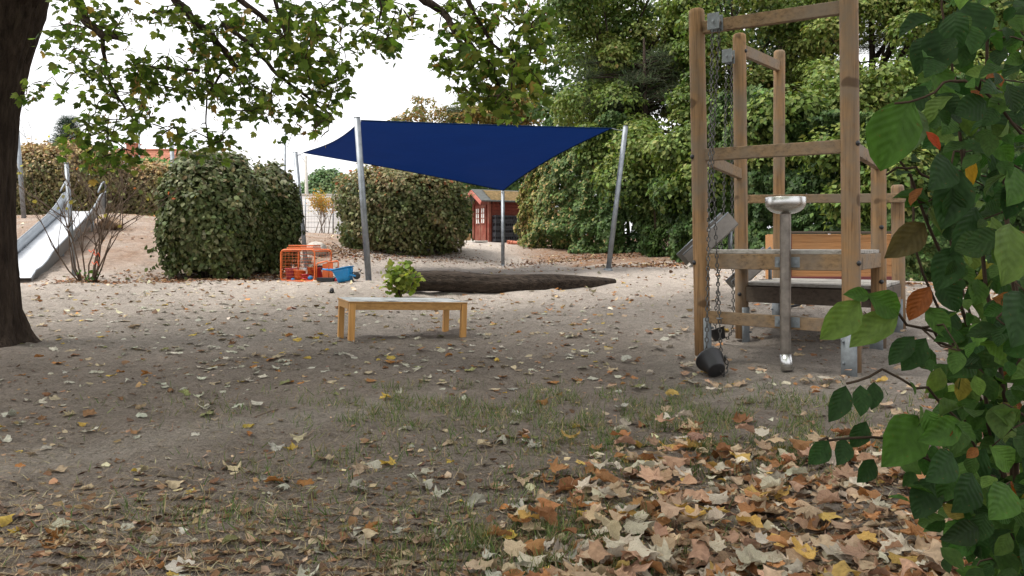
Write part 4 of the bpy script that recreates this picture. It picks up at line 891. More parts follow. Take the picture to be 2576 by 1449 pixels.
ballthing(.20, .04, .03, .04, 'blueplastic', 'small blue toy at the bottom of the cage left half', .6)
mb = MB(); mb.box(CP(.47, .42, .23), (.2, .09, .08), Matrix.Rotation(.3, 3, 'Z')); tag(mb.build('toy_box', MAT['crateplastic'], None, .01), 'dark toy box at the back of the toy heap', 'box', 'sand toys in the orange cage')
# flat black tray
p = U(822, 708, 13.7); g = g1(p.x, p.y); t = thing('black_tray', 'flat black plastic tray lying between cage and blue wheelbarrow', 'tray', (p.x, p.y, g)); mb = MB(); Mz = Matrix.Rotation(-.08, 3, 'Z')
mb.box((p.x, p.y, g+.035), (.31, .2, .06), Mz); mb.build('body', MAT['crateplastic'], t, .012); mb = MB(); mb.box((p.x, p.y, g+.066), (.335, .22, .012), Mz); mb.build('rim', MAT['crateplastic'], t, .004)
p = U(847, 709, 13.62); mb = MB(); mb.lathe([(.0, 0), (.045, .0), (.03, .07), (0, .075)], (p.x, p.y, g1(p.x, p.y)+.0), Euler((.3, .5, 0)).to_matrix(), 14); tag(mb.build('toy_cup', MAT['redplastic']), 'tiny red toy cup between black tray and blue wheelbarrow', 'cup')
# toy wheelbarrow tipped on its nose
p = U(868, 709, 13.5); g = g1(p.x, p.y); t = thing('toy_wheelbarrow', 'blue plastic toy wheelbarrow lying tipped over on the sand', 'wheelbarrow', (p.x, p.y, g))
Mw = Euler((math.radians(0), math.radians(-12), math.radians(-14))).to_matrix()
def WPt(x, y, z): return Vector((p.x, p.y, g+.015))+Mw @ Vector((x*1.15, y*1.15, z*1.2))
rings = [(-.085, .105, .0, .10, .0), (-.1, .115, .07, .12, .0), (-.12, .13, .14, .135, .0), (-.145, .13, .185, .145, .0)]
P = []
for x0, x1, z, hy, _ in rings:
    ring = []
    for k in range(24):
        a = 2*math.pi*k/24; c_, s_ = math.cos(a), math.sin(a); e = 4
        rx = (abs(c_)**e+abs(s_)**e)**(-1/e); ring.append(WPt((x0+x1)/2+(x1-x0)/2*c_*rx, hy*s_*rx, z))
    ring.append(ring[0]); P.append(ring)
mb = MB(); mb.quadgrid(P); mb.add([q for q in P[0][:-1]], [tuple(range(24))]); tub = mb.build('tub', MAT['blueplastic'], t, solid=.008)
mb = MB(); ring2 = [q+(q-WPt(-.01, 0, .185))*.16+(WPt(0, 0, .012)-WPt(0, 0, 0)) for q in P[-1]]; mb.quadgrid([P[-1], ring2]); mb.build('rim', MAT['blueplastic'], tub, solid=.008)
mb = MB(); a, b_ = WPt(-.17, .07, .2), WPt(-.29, .08, .24); mb.tube([a, b_], .014, 8); mb.build('handle', MAT['blueplastic'], t); mb = MB(); a, b_ = WPt(-.17, -.07, .2), WPt(-.29, -.08, .24); mb.tube([a, b_], .014, 8); mb.build('handle', MAT['blueplastic'], t)
wc = WPt(.21, -.01, .04); mb = MB(); ax = Mw @ Vector((0, 1, 0)); mb.tube([wc-ax*.025, wc+ax*.025], .062, 18); wh = mb.build('wheel', MAT['rubber'], t, .012)
mb = MB(); mb.tube([wc-ax*.032, wc+ax*.032], .03, 12); mb.build('hub', MAT['crateplastic'], wh)
mb = MB(); mb.bar(WPt(.09, -.05, .09), wc-ax*.04, .018, .025); mb.bar(WPt(.09, .05, .09), wc+ax*.04, .018, .025); mb.build('fork', MAT['blueplastic'], t)
mb = MB(); mb.tube([WPt(.12, .04, .1), WPt(.25, .05, .09), WPt(.28, .05, .12)], .01, 6); mb.build('leg', MAT['crateplastic'], t)
# small black cone-like toy by the table
p = gpt(834, 741); mb = MB(); mb.lathe([(0, 0), (.032, .0), (.036, .03), (.026, .065), (.0, .08)], (p.x, p.y, p.z-.005), Euler((.1, .15, 0)).to_matrix(), 10); tag(mb.build('black_cone', MAT['blackplastic']), 'tiny black object standing on the sand left of the table', 'toy')
# ------------------------------------------------------------------ climbing tower with two decks
PP = {k: Vector((x, y, 0)) for k, (x, y) in dict(P1=(1.665, 6.75), P2=(2.66, 6.05), P3=(2.425, 8.15), P4=(3.46, 7.3), P5=(3.17, 9.2), P6=(4.28, 8.55)).items()}
TOPZ = dict(P1=3.07, P2=3.28, P3=3.24, P4=1.84, P5=3.33, P6=1.68)
LEAN = dict(P1=(-.055, 0), P2=(-.03, 0), P3=(-.03, 0), P4=(0, 0), P5=(.01, 0), P6=(-.02, 0)); RAD = dict(P1=.068, P2=.070, P3=.068, P4=.068, P5=.066, P6=.068)
t = thing('climbing_tower', 'wooden play tower with round posts, two decks and pulley chains', 'play tower', (2.9, 7.5, 0))
def PT(k, z): p = PP[k]; f = max(0, z)/TOPZ[k]; return Vector((p.x+LEAN[k][0]*f, p.y+LEAN[k][1]*f, z))
for k in PP:
    g = g1(PP[k].x, PP[k].y); mb = MB(); r = RAD[k]; zt = TOPZ[k]; zs = [g+.03, g+.5]+[g+.5+(zt-.045-g-.5)*i/5 for i in range(1, 6)]+[zt-.012, zt]
    rs = [r]*7+[r*.93, r*.72]; mb.tube([PT(k, z) for z in zs], rs, 20); po = mb.build('post', MAT['post'], t)
    # galvanised half shell shoe on the side away from the tower axis
    ang0 = {'P1': -20, 'P2': 200, 'P3': -30, 'P4': 200, 'P5': 190, 'P6': 200}[k]; rows = []
    for z in (g-.1, g+.36 if k != 'P5' else g+.3):
        rows.append([PT(k, max(z, 0))*1+Vector((math.cos(math.radians(ang0+s))*(r+.006), math.sin(math.radians(ang0+s))*(r+.006), z-max(z, 0))) for s in range(-75, 76, 15)])
    mb = MB(); mb.quadgrid(rows); sh = mb.build('post_shoe', MAT['galv_shoe'], t, solid=.008)
    for zz in (g+.1, g+.27):
        dd = Vector((math.cos(math.radians(ang0)), math.sin(math.radians(ang0)), 0)); c = PT(k, zz); mb = MB(); mb.tube([c+dd*r, c+dd*(r+.03)], .011, 8); mb.build('bolt', MAT['galv'], sh)
def rail(a, b, z0, z1, h=.105, w=.055, name='rail', mat='rail', ext=(0, 0), off=(0, 0)):
    A_, B_ = PT(a, z0)+Vector((*off, 0)), PT(b, z1)+Vector((*off, 0)); d = (B_-A_).normalized(); mb = MB(); mb.bar(A_-d*ext[0], B_+d*ext[1], w, h); return mb.build(name, MAT[mat], t, .006)
rail('P1', 'P2', 2.90, 2.875, .108); rail('P1', 'P2', 1.795, 1.785); rail('P1', 'P2', .39, .37, .105); rail('P2', 'P4', 1.785, 1.775); rail('P1', 'P3', 1.79, 1.76)
rail('P3', 'P5', 3.08, 3.14, .12); rail('P5', 'P6', 1.56, 1.53, .10, ext=(.45, .12), off=(-.06, -.09)); rail('P4', 'P6', .42, .42)
rail('P1', 'P2', .872, .872, .13, .06, 'deck_beam'); rail('P2', 'P4', .872, .872, .13, .06, 'deck_beam'); rail('P1', 'P3', .872, .872, .13, .06, 'deck_beam'); rail('P3', 'P4', .872, .872, .13, .06, 'deck_beam')
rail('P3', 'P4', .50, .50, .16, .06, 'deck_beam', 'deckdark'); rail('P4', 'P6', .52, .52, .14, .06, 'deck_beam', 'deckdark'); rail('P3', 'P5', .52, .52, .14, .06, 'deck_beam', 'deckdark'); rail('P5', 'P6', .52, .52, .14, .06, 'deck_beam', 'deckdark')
def deck(a, b, c, d, z, n, name='deck_plank'):
    """planks laid parallel to a-b, from a-b towards d-c"""
    A_, B_, C_, D_ = (Vector((PP[k].x, PP[k].y, z)) for k in (a, b, c, d)); ctr = (A_+B_+C_+D_)/4
    A_, B_, C_, D_ = (p+(ctr-p)*-.02 for p in (A_, B_, C_, D_))
    for i in range(n):
        e = .006; f0, f1 = i/n+e, (i+1)/n-e; dz = rnd.uniform(-.003, .003); up = Vector((0, 0, .032)); lo = Vector((0, 0, dz))
        q = [A_.lerp(D_, f0)+lo, B_.lerp(C_, f0)+lo, B_.lerp(C_, f1)+lo, A_.lerp(D_, f1)+lo]
        mb = MB(); mb.add(q+[p+up for p in q], [(0, 3, 2, 1), (4, 5, 6, 7), (0, 1, 5, 4), (1, 2, 6, 5), (2, 3, 7, 6), (3, 0, 4, 7)]); mb.build(name, MAT['deck'], t, .004)
deck('P1', 'P2', 'P4', 'P3', .940, 11); deck('P3', 'P4', 'P6', 'P5', .595, 11)
# bolt caps
def cap(k, z, ang, r=.021):
    dd = Vector((math.cos(math.radians(ang)), math.sin(math.radians(ang)), 0)); c = PT(k, z); mb = MB(); q = RAD[k]; M = dd.to_track_quat('Z', 'Y').to_matrix()
    mb.lathe([(r, q-.006), (r, q+.006), (r*.6, q+.014), (0, q+.016)], c, M, 12); mb.build('bolt_cap', MAT['blackplastic'], t)
for k, z, a in (('P2', 1.80, -62), ('P2', .87, -62), ('P1', 1.78, 200), ('P1', .86, 200), ('P4', 1.18, -95), ('P4', .67, -95), ('P3', .5, 235), ('P3', 3.05, -40)): cap(k, z, a)
# steel funnel on a pipe clamped to the front beams
fd = (PP['P2']-PP['P1']).normalized(); fn = Vector((fd.y, -fd.x, 0)); fn = fn if fn.y < 0 else -fn
pc = PP['P1'].lerp(PP['P2'], .60)+fn*.085; fu = thing('sand_funnel', 'round steel sand dish on a vertical pipe at the tower front', 'funnel', (pc.x, pc.y, g1(pc.x, pc.y)))
mb = MB(); mb.tube([(pc.x, pc.y, 1.29), (pc.x, pc.y, .6), (pc.x, pc.y, .12)], .043, 20, caps=False); mb.build('pipe', MAT['pipe'], fu)
bd = Vector((.004, -.03, -.13)); mb = MB(); q0 = Vector((pc.x, pc.y, .125)); mb.tube([q0, q0+bd*.45, q0+bd], [.044, .045, .046], 20, caps=False); mb.build('spout', MAT['steel'], fu, solid=.004)
mb = MB(); mb.lathe([(.04, 1.262), (.075, 1.268), (.11, 1.282), (.138, 1.304), (.154, 1.328), (.158, 1.340), (.158, 1.395), (.1555, 1.398), (.152, 1.395), (.150, 1.335), (.05, 1.315), (0, 1.312)], (pc.x, pc.y, 0), None, 48); mb.build('dish', MAT['steel'], fu)
for z in (.872, .385):
    mb = MB(); c = Vector((pc.x, pc.y, z))-fn*.05; mb.bar(c-fd*.1, c+fd*.1, .008, .085); br = mb.build('bracket', MAT['galv_shoe'], fu, .003)
    for s in (-1, 1): mb = MB(); q = c+fd*.075*s+fn*.004; mb.tube([q, q+fn*.014], .012, 8); mb.build('bolt', MAT['galv'], br)
# sand chutes of folded sheet steel on the left of both decks
def chute(top, low, w, h, label, legz):
    top, low = Vector(top), Vector(low); c = thing('sand_chute', label, 'chute', (low.x, low.y, g1(low.x, low.y)), 'steel sand chutes on the tower'); d = (low-top).normalized(); s = d.cross(Vector((0, 0, 1))).normalized(); u = s.cross(d).normalized()
    if u.z < 0: u = -u
    mb = MB(); P = [[p-s*w/2+u*h, p-s*w/2+u*.02, p-s*(w/2-.03), p+s*(w/2-.03), p+s*w/2+u*.02, p+s*w/2+u*h] for p in (top, top.lerp(low, .5), low)]; mb.quadgrid(P, False); mb.build('channel', MAT['steel_old'], c, solid=.006)
    for i in (0, 5): mb = MB(); mb.tube([r_[i] for r_ in P], .007, 6); mb.build('edge', MAT['galv'], c)
    f = top.lerp(low, .12); mb = MB(); mb.tube([f+s*.0, Vector((f.x, f.y, legz))], .02, 10); mb.build('leg', MAT['galv'], c)
    return c
chute(U(1850, 566, 7.62), U(1738, 672, 7.58), .2, .165, 'upper steel sand chute sloping down past the front left post', .93)
chute(U(1949, 645, 8.72), U(1852, 732, 8.68), .18, .14, 'lower steel sand chute beside the second post', .6)
# pulleys, chains and buckets
def chain(name, pts, parent, pitch=.040, r=.0052):
    pts = [Vector(p) for p in pts]; seg = [(pts[i+1]-pts[i]).length for i in range(len(pts)-1)]; tot = sum(seg); mb = MB(); s = 0; k = 0
    while s < tot-pitch*.5:
        a = s+pitch*.5; i = 0
        while i < len(seg)-1 and a > seg[i]: a -= seg[i]; i += 1
        c = pts[i].lerp(pts[i+1], a/seg[i]); d = (pts[i+1]-pts[i]).normalized(); x = d.cross(Vector((.3, .9, .1))).normalized(); y = d.cross(x)
        if k % 2: x = y
        hl, hw_ = pitch*.5, pitch*.30
        loop = [c+d*(hl*e)+x*(hw_*f) for e, f in ((1.05, 0), (.6, .9), (0, 1), (-.6, .9), (-1.05, 0), (-.6, -.9), (0, -1), (.6, -.9))]
        mb.tube(loop, r, 4, closed=True); s += pitch; k += 1
    return mb.build(name, MAT['chain'], parent)
def bracket(c, d, nrm, label):
    b_ = thing('pulley', label, 'pulley', c, 'chain pulleys on the tower'); c = Vector(c); d = Vector(d).normalized(); nrm = Vector(nrm).normalized()
    for s in (-1, 1): mb = MB(); mb.bar(c+nrm*.045*s+Vector((0, 0, .07)), c+nrm*.045*s-Vector((0, 0, .07)), .105, .008, up=nrm); mb.build('cheek_plate', MAT['galv_shoe'], b_, .003)
    mb = MB(); mb.tube([c-nrm*.03, c+nrm*.03], .045, 16); mb.build('wheel', MAT['steel_old'], b_)
    mb = MB(); mb.tube([c-nrm*.065, c+nrm*.065], .012, 8); mb.build('axle', MAT['galv'], b_); return b_
A_ = PT('P1', 2.9).lerp(PT('P2', 2.88), .155)+fn*.075; pu = bracket(A_+Vector((0, 0, .01)), fd, fn, 'grey pulley bracket at the left end of the top rail')
q = PT('P3', 3.0)+Vector((-.14, -.08, -.02)); pu2 = bracket(q, fd, fn, 'smaller grey pulley bracket beside the second post')
def bucket(c, label, axis, s=1.0):
    c = Vector(c); M = Vector(axis).to_track_quat('Z', 'Y').to_matrix(); b_ = thing('chain_bucket', label, 'bucket', c, 'black buckets on the tower chains')
    mb = MB(); mb.lathe([(0, 0), (.062*s, 0), (.07*s, .008), (.098*s, .125*s), (.108*s, .128*s), (.108*s, .142*s), (.098*s, .142*s), (.095*s, .12*s), (.064*s, .012), (0, .012)], c, M, 28); mb.build('body', MAT['blackplastic'], b_); return b_
c1 = U(1803, 945, 5.8); c1.z = g1(c1.x, c1.y)+.065; ax1 = Vector((-.18, .80, .48)); bk = bucket(c1, 'black rubber bucket lying on the sand at the tower front', ax1)
rim = c1+ax1.normalized()*.14
pa = A_+Vector((-.025, 0, -.04)); pb = A_+Vector((.035, 0, -.04))
chain('chain', [pa, rim+Vector((-.02, 0, .06)), rim+Vector((.0, -.02, 0))], bk)
ring = PT('P1', .39).lerp(PT('P2', .38), .15)+fn*.07
chain('chain', [pb, pb.lerp(ring, .45)+Vector((-.06, 0, 0)), ring, ring+Vector((.015, 0, -.38)), rim+Vector((.12, -.02, .02)), rim+Vector((.14, .0, -.06)), rim+Vector((.10, -.05, -.12)), c1+Vector((.03, .02, .0))], bk)
mb = MB(); lp = [ring+Vector((.022*math.cos(a), .022*math.sin(a), 0)) for a in [k*math.pi/6 for k in range(12)]]; mb.tube(lp, .006, 6, closed=True); mb.build('chain_ring', MAT['galv'], bk)
c2 = U(1812, 838, 7.85); c2.z = g1(c2.x, c2.y)+.04; ax2 = Vector((-.3, .2, .9)); bk2 = bucket(c2, 'smaller looking black bucket standing behind the front left post', ax2, .85)
chain('chain', [q+Vector((-.02, 0, -.04)), U(1820, 560, 7.9), c2+ax2.normalized()*.13+Vector((-.01, 0, .05)), c2+ax2.normalized()*.12], bk2)
chain('chain', [q+Vector((.03, 0, -.04)), U(1842, 560, 7.95), U(1845, 800, 7.8), U(1842, 832, 7.7), c2+Vector((.06, -.02, .01))], bk2)
# ------------------------------------------------------------------ plank sandbox wall behind the tower
a = U(1985, 585, 11.4); b_ = U(2252, 585, 11.4); g = g1((a.x+b_.x)/2, 11.4); t = thing('plank_box', 'orange wooden plank box with dark red frame behind the tower decks', 'wooden box', ((a.x+b_.x)/2, 11.4, g)); zt = a.z
for k in range(6):
    z0 = g+.06+(zt-.03-g-.06)*k/6; z1 = g+.06+(zt-.03-g-.06)*(k+1)/6-.006; mb = MB(); mb.box(((a.x+b_.x)/2, 11.4+rnd.uniform(-.004, .004), (z0+z1)/2), (b_.x-a.x-.06, .035, z1-z0)); mb.build('plank', MAT['plank'], t, .006)
for xx in (a.x, b_.x):
    mb = MB(); mb.box((xx, 11.4, (g-.1+zt)/2), (.055, .06, zt-g+.1)); mb.build('post', MAT['darkred'], t, .004)
mb = MB(); mb.box(((a.x+b_.x)/2, 11.4, zt), (b_.x-a.x+.08, .09, .035)); mb.build('top_board', MAT['deckdark'], t, .004)
mb = MB(); mb.box(((a.x+b_.x)/2, 11.36, g+.07), (b_.x-a.x, .04, .11)); mb.build('sill', MAT['darkred'], t, .004)
for xx in (a.x+.02, b_.x-.02): mb = MB(); mb.box((xx, 11.95, (g+zt)/2), (.035, 1.05, zt-g-.04)); mb.build('side_panel', MAT['plank'], t, .004)
mb = MB(); mb.box(((a.x+b_.x)/2, 12.45, (g+zt)/2), (b_.x-a.x-.05, .035, zt-g-.02)); mb.build('back_panel', MAT['plank'], t, .004)
h0 = gpt(1992, 778); mb = MB(); mb.tube([h0+Vector((-.15, 0, .0)), h0+Vector((0, 0, .03)), h0+Vector((.1, .02, .05)), h0+Vector((.19, .05, .11)), h0+Vector((.22, .06, .17))], .018, 8); tag(mb.build('rubber_hose', MAT['rubber']), 'short curved black hose on the sand under the lower deck', 'hose')
# ------------------------------------------------------------------ maple: trunk at left, branches hanging into the picture
rng = np.random.default_rng(5)
mt = thing('maple_tree', 'large maple with dark trunk at the left edge and overhanging branches', 'tree', (-5.3, 7.8, g1(-5.3, 7.8)))
tp = [(-5.30, 7.8, -.25, .52), (-5.30, 7.8, -.02, .46), (-5.29, 7.8, .12, .34), (-5.29, 7.8, .35, .275), (-5.30, 7.8, .8, .255), (-5.31, 7.8, 1.3, .25), (-5.31, 7.8, 1.9, .25), (-5.28, 7.8, 2.4, .255), (-5.20, 7.8, 2.9, .28), (-5.06, 7.78, 3.4, .31), (-4.9, 7.7, 3.9, .30), (-4.75, 7.6, 4.5, .25), (-4.6, 7.5, 5.6, .2), (-4.5, 7.4, 7.0, .12)]
fine, fr = [], []
for i in range(len(tp)-1):
    for k in range(4):
        f = k/4; fine.append(Vector(tp[i][:3]).lerp(Vector(tp[i+1][:3]), f)); fr.append(tp[i][3]*(1-f)+tp[i+1][3]*f)
mb = MB(); mb.tube(fine, fr, 96)
for i, v in enumerate(mb.v):
    k = min(i//96, len(fine)-1); a = (i % 96)/96*6.2832; c = fine[k]; rad = Vector(v)-c
    fl = max(0, (.35-c.z)/.35)
    s = .03*math.sin(a*9+math.sin(k*.4)*1.5)+.07*abs(math.sin(a*13+math.sin(k*.7)*.9+k*.15))+.03*(rnd.random()-.5)+.16*fl*math.sin(a*5+.6)
    mb.v[i] = tuple(c+rad*(1+s))
mb.build('trunk', MAT['barkdark'], mt)
limbs = [[(-5.0, 7.75, 3.5, .2), (-4.2, 7.3, 4.3, .15), (-3.0, 6.9, 4.7, .12), (-1.6, 6.6, 4.6, .09), (-.4, 6.4, 4.2, .07), (.1, 6.3, 3.7, .05)],
         [(-4.8, 7.6, 4.3, .17), (-3.8, 6.2, 5.2, .13), (-2.5, 4.6, 5.6, .1), (-.8, 3.0, 5.6, .08), (1.0, 1.6, 5.2, .05)],
         [(-4.7, 7.6, 4.6, .15), (-3.6, 8.6, 5.2, .11), (-2.0, 9.4, 5.3, .08), (-.3, 9.6, 5.0, .05)],
         [(-5.1, 7.7, 3.8, .15), (-6.2, 6.6, 4.6, .11), (-7, 5, 5.0, .07)]]
# limbs that show: photo polylines (px, py, Y, radius m)
vis = [[(150, -160, 7.0, .06), (185, -10, 6.8, .045), (215, 50, 6.8, .040), (255, 85, 6.7, .034), (310, 102, 6.6, .014)],
       [(255, 85, 6.7, .02), (266, 170, 6.7, .015), (280, 215, 6.7, .012), (320, 280, 6.6, .009), (350, 320, 6.6, .006)],
       [(380, -160, 6.9, .05), (435, -5, 6.8, .04), (500, 60, 6.8, .034), (545, 105, 6.8, .03), (580, 150, 6.8, .028), (598, 172, 6.8, .022)],
       [(500, -150, 6.5, .035), (600, -5, 6.4, .026), (680, 60, 6.4, .02), (750, 130, 6.3, .013), (800, 220, 6.3, .008)],
       [(560, 60, 6.6, .02), (640, 120, 6.5, .018), (700, 190, 6.4, .016), (770, 240, 6.4, .012), (840, 300, 6.3, .006)],
       [(640, -150, 6.3, .03), (690, -5, 6.2, .018), (720, 90, 6.2, .013), (770, 160, 6.2, .009), (825, 235, 6.2, .005)],
       [(345, 165, 6.7, .012), (430, 172, 6.7, .013), (500, 178, 6.7, .012)],
       [(560, 180, 6.6, .012), (520, 240, 6.6, .008), (518, 310, 6.6, .006), (525, 370, 6.6, .004)],
       [(340, 200, 6.6, .008), (430, 220, 6.6, .006), (520, 240, 6.6, .005)],
       [(770, 260, 6.3, .004), (740, 320, 6.3, .003), (722, 372, 6.3, .002)],
       [(1000, -180, 6.2, .05), (1060, -5, 6.1, .035), (1110, 25, 6.1, .03), (1135, 60, 6.0, .026), (1190, 120, 6.0, .02), (1240, 190, 5.9, .015), (1268, 235, 5.9, .01), (1290, 275, 5.9, .005)],
       [(1150, -80, 5.8, .03), (1190, 30, 5.8, .018), (1240, 110, 5.8, .012), (1320, 180, 5.7, .008), (1370, 230, 5.7, .005)],
       [(1130, 60, 6.0, .015), (1180, 160, 6.0, .011), (1205, 215, 6.0, .007), (1225, 262, 6.0, .004)],
       [(940, -60, 6.3, .012), (960, 20, 6.3, .008), (950, 80, 6.3, .006), (930, 120, 6.3, .004)],
       [(1040, 60, 6.2, .008), (1010, 20, 6.2, .008), (1000, 100, 6.2, .004)]]
vl = []
for L_ in vis: vl.append([(*U(a, b, c), r) for a, b, c, r in L_])
for L_ in vl:
    if L_[0][2] > 3.1 and L_[0][3] >= .03:      # tie the hanging limbs to the big limbs above the picture
        p = Vector(L_[0][:3]); best = min((Vector(q[:3]) for Lb in limbs for q in Lb), key=lambda q: (q-p).length); L_.insert(0, (*best, L_[0][3]*1.3))
for L_ in limbs+vl:
    pts = []; rs = []
    for i in range(len(L_)-1):
        for k in range(4):
            f = k/4; pts.append(Vector(L_[i][:3]).lerp(Vector(L_[i+1][:3]), f)+Vector((rnd.uniform(-1, 1), rnd.uniform(-1, 1), rnd.uniform(-1, 1)))*L_[i][3]*.35); rs.append(L_[i][3]*(1-f)+L_[i+1][3]*f)
    pts.append(Vector(L_[-1][:3])); rs.append(L_[-1][3]); mb = MB(); mb.tube(pts, rs, 9); mb.build('branch', MAT['barkdark'], mt)
# twig tips spread over the leafy areas of the photo (cx, cy, rx, ry, tips, Y)
areas = [(190, 70, 90, 90, 16, 6.8), (150, 170, 60, 60, 5, 6.8), (300, 60, 90, 70, 11, 6.8), (330, 160, 110, 45, 15, 6.7), (440, 190, 110, 50, 16, 6.7), (270, 230, 55, 55, 8, 6.7), (340, 290, 60, 40, 7, 6.6), (470, 80, 60, 80, 9, 6.8),
         (560, 60, 80, 60, 13, 6.8), (560, 170, 80, 60, 18, 6.7), (600, 230, 60, 40, 10, 6.7), (520, 225, 60, 35, 8, 6.7), (680, 60, 100, 60, 17, 6.4), (720, 140, 110, 60, 19, 6.3), (800, 100, 80, 90, 20, 6.3), (850, 190, 60, 60, 12, 6.3), (790, 250, 80, 50, 15, 6.3), (700, 240, 60, 35, 8, 6.4),
         (810, 300, 30, 40, 5, 6.2), (800, 345, 25, 15, 2, 6.2), (270, 340, 60, 30, 7, 6.6), (290, 390, 85, 26, 10, 6.6), (220, 310, 50, 40, 5, 6.6), (180, 330, 30, 40, 3, 6.6), (420, 330, 40, 22, 5, 6.6), (540, 310, 40, 40, 6, 6.6), (520, 365, 45, 22, 5, 6.6), (640, 260, 60, 40, 4, 6.5), (400, 250, 70, 40, 4, 6.6),
         (722, 350, 10, 30, 1, 6.3), (80, 225, 25, 22, 3, 7.4), (400, 20, 90, 40, 7, 6.8), (760, 20, 100, 40, 10, 6.3),
         (960, 30, 80, 40, 8, 6.3), (935, 100, 40, 30, 5, 6.3), (1010, 90, 45, 30, 6, 6.2), (1020, 30, 40, 30, 4, 6.2), (905, 30, 40, 40, 3, 6.3),
         (1170, 40, 90, 50, 18, 5.9), (1290, 50, 100, 60, 20, 5.8), (1180, 130, 70, 50, 12, 5.9), (1290, 140, 90, 60, 17, 5.8), (1350, 110, 50, 90, 12, 5.7), (1130, 130, 40, 30, 5, 6.0), (1230, 220, 60, 45, 10, 5.9), (1330, 230, 55, 40, 9, 5.8), (1270, 258, 45, 24, 5, 5.9), (1190, 225, 35, 25, 4, 6.0)]
nodes = [];
for L_ in vl:
    for i in range(len(L_)-1):
        for k in range(5): nodes.append(Vector(L_[i][:3]).lerp(Vector(L_[i+1][:3]), k/5))
tips = []
for cx, cy, rx, ry, n, Y in areas:
    for _ in range(n):
        a = rng.uniform(0, 6.283); q = math.sqrt(rng.random()); tips.append(U(cx+rx*q*math.cos(a), cy+ry*q*math.sin(a), Y+rng.normal(0, .3)))
NA = np.array([tuple(p) for p in nodes]); TA = [np.array(tuple(p)) for p in tips]
TA.sort(key=lambda p: np.min(((NA-p)**2).sum(1)))
twigs = []
for p in TA:
    d = ((NA-p)**2).sum(1); j = int(np.argmin(d)); a = NA[j]; ln = math.sqrt(d[j])
    m1 = a+(p-a)*.4+np.array([0, 0, .08*ln])+rng.normal(0, .04*ln, 3); m2 = a+(p-a)*.75+np.array([0, 0, .04*ln])+rng.normal(0, .04*ln, 3)
    twigs.append((a, m1, m2, p)); NA = np.vstack([NA, m1, m2, p])
mb = MB()
for tw in twigs: mb.tube([tuple(q) for q in tw], [.006, .005, .004, .0025], 4, caps=False)
mb.build('twigs', MAT['twig'], mt)['kind'] = 'stuff'
# leaves on the twigs
LP, LN, LH, LS = [], [], [], []
for tw in twigs:
    k = rng.integers(7, 13) if tw[3][0] < -.9 else rng.integers(8, 13)
    for _ in range(k):
        f = 1-rng.random()**1.6*.8; seg = (tw[1], tw[2], tw[3]) ; p = tw[1]+(tw[3]-tw[1])*f
        off = rng.normal(0, .047, 3); off[2] -= abs(rng.normal(0, .05)); LP.append(p+off); LN.append(rng.normal(0, .6, 3)+np.array([0, -.15, .75])); LH.append(off*6+np.array([0, 0, -.5])+rng.normal(0, .5, 3)); LS.append(rng.uniform(.042, .085))
LP, LN, LH, LS = map(np.array, (LP, LN, LH, LS))
MAPLE = [((.07, .115, .024), 3), ((.12, .175, .034), 3.5), ((.17, .23, .048), 2.6), ((.24, .275, .065), 1.1), ((.34, .24, .07), .3)]
LC = pal(rng, len(LP), MAPLE); LR = frames(LN, rng, LH)
pxs = np.stack([CX+LP[:, 0]/LP[:, 1]*F, HY-(LP[:, 2]-EYE)/LP[:, 1]*F], 1)
ok_ = ~(((pxs[:, 0] > 735) & (pxs[:, 0] < 1000) & (pxs[:, 1] > np.interp(pxs[:, 0], [735, 800, 830, 900], [345, 345, 300, 250]))) | ((pxs[:, 0] >= 1000) & (pxs[:, 1] > 302)))
LP, LN, LH, LS, LC, LR, pxs = LP[ok_], LN[ok_], LH[ok_], LS[ok_], LC[ok_], LR[ok_], pxs[ok_]
vis_ok = (pxs[:, 0] > 20) & (pxs[:, 0] < 2560) & (pxs[:, 1] > 10)
score = np.where(vis_ok, LS/LP[:, 1]*np.abs(LR[:, 1, 2]*.5+.6), -1); order = np.argsort(-score); big = order[:300]; rest = order[300:]
tvm, tfm = T_maple(False); me_m = tmesh('maple_leaf', tvm, tfm, MAT['leafo'])
for i in big: one('leaf', me_m, LP[i], LR[i], LS[i], LC[i], mt)
cloud('foliage', tvm, tfm, LP[rest], LR[rest], LS[rest], LC[rest], MAT['leaf'], mt)
# seed bunches (brown keys)
n = 1500; tw = [twigs[i] for i in rng.integers(0, len(twigs), 95)]; P = np.array([tw[i][3] for i in rng.integers(0, len(tw), n)])+rng.normal(0, .035, (n, 3))-np.array([0, 0, .05])
tvs = np.array([(0, 0, 0), (-.16, .5, .02), (0, 1, 0), (.1, .5, 0)], float)
cloud('seed_keys', tvs, [(0, 2, 1), (0, 3, 2)], P, frames(rng.normal(size=(n, 3)), rng, rng.normal(size=(n, 3))*.4+np.array([0, 0, -1.])), rng.uniform(.03, .05, n), pal(rng, n, [((.28, .15, .06), 1), ((.20, .10, .04), 1), ((.30, .22, .08), 1)]), MAT['leaf'], mt)
# the rest of the crown, above the picture
n = 15000; Xc = rng.uniform(-9.5, 4.0, n); Yc = rng.uniform(-4, 10.5, n); Zc = 3.9+rng.random(n)*3.0+.5*np.sin(Xc*1.7)*np.cos(Yc*1.3)
keep = (Zc > EYE+(HY+60)/F*np.maximum(Yc, 0)+.45) & (vnoise(Xc*.9, Yc*.9, 44) > .30) & (((Xc+2.8)/7)**2+((Yc-3.6)/7.4)**2 < 1)
P = np.stack([Xc, Yc, Zc], 1)[keep]; n = len(P); R_ = frames(rng.normal(0, .5, (n, 3))+np.array([0, 0, 1.]), rng)
cloud('upper_foliage', tvm, tfm, P, R_, rng.uniform(.13, .21, n), pal(rng, n, MAPLE), MAT['leaf'], mt)

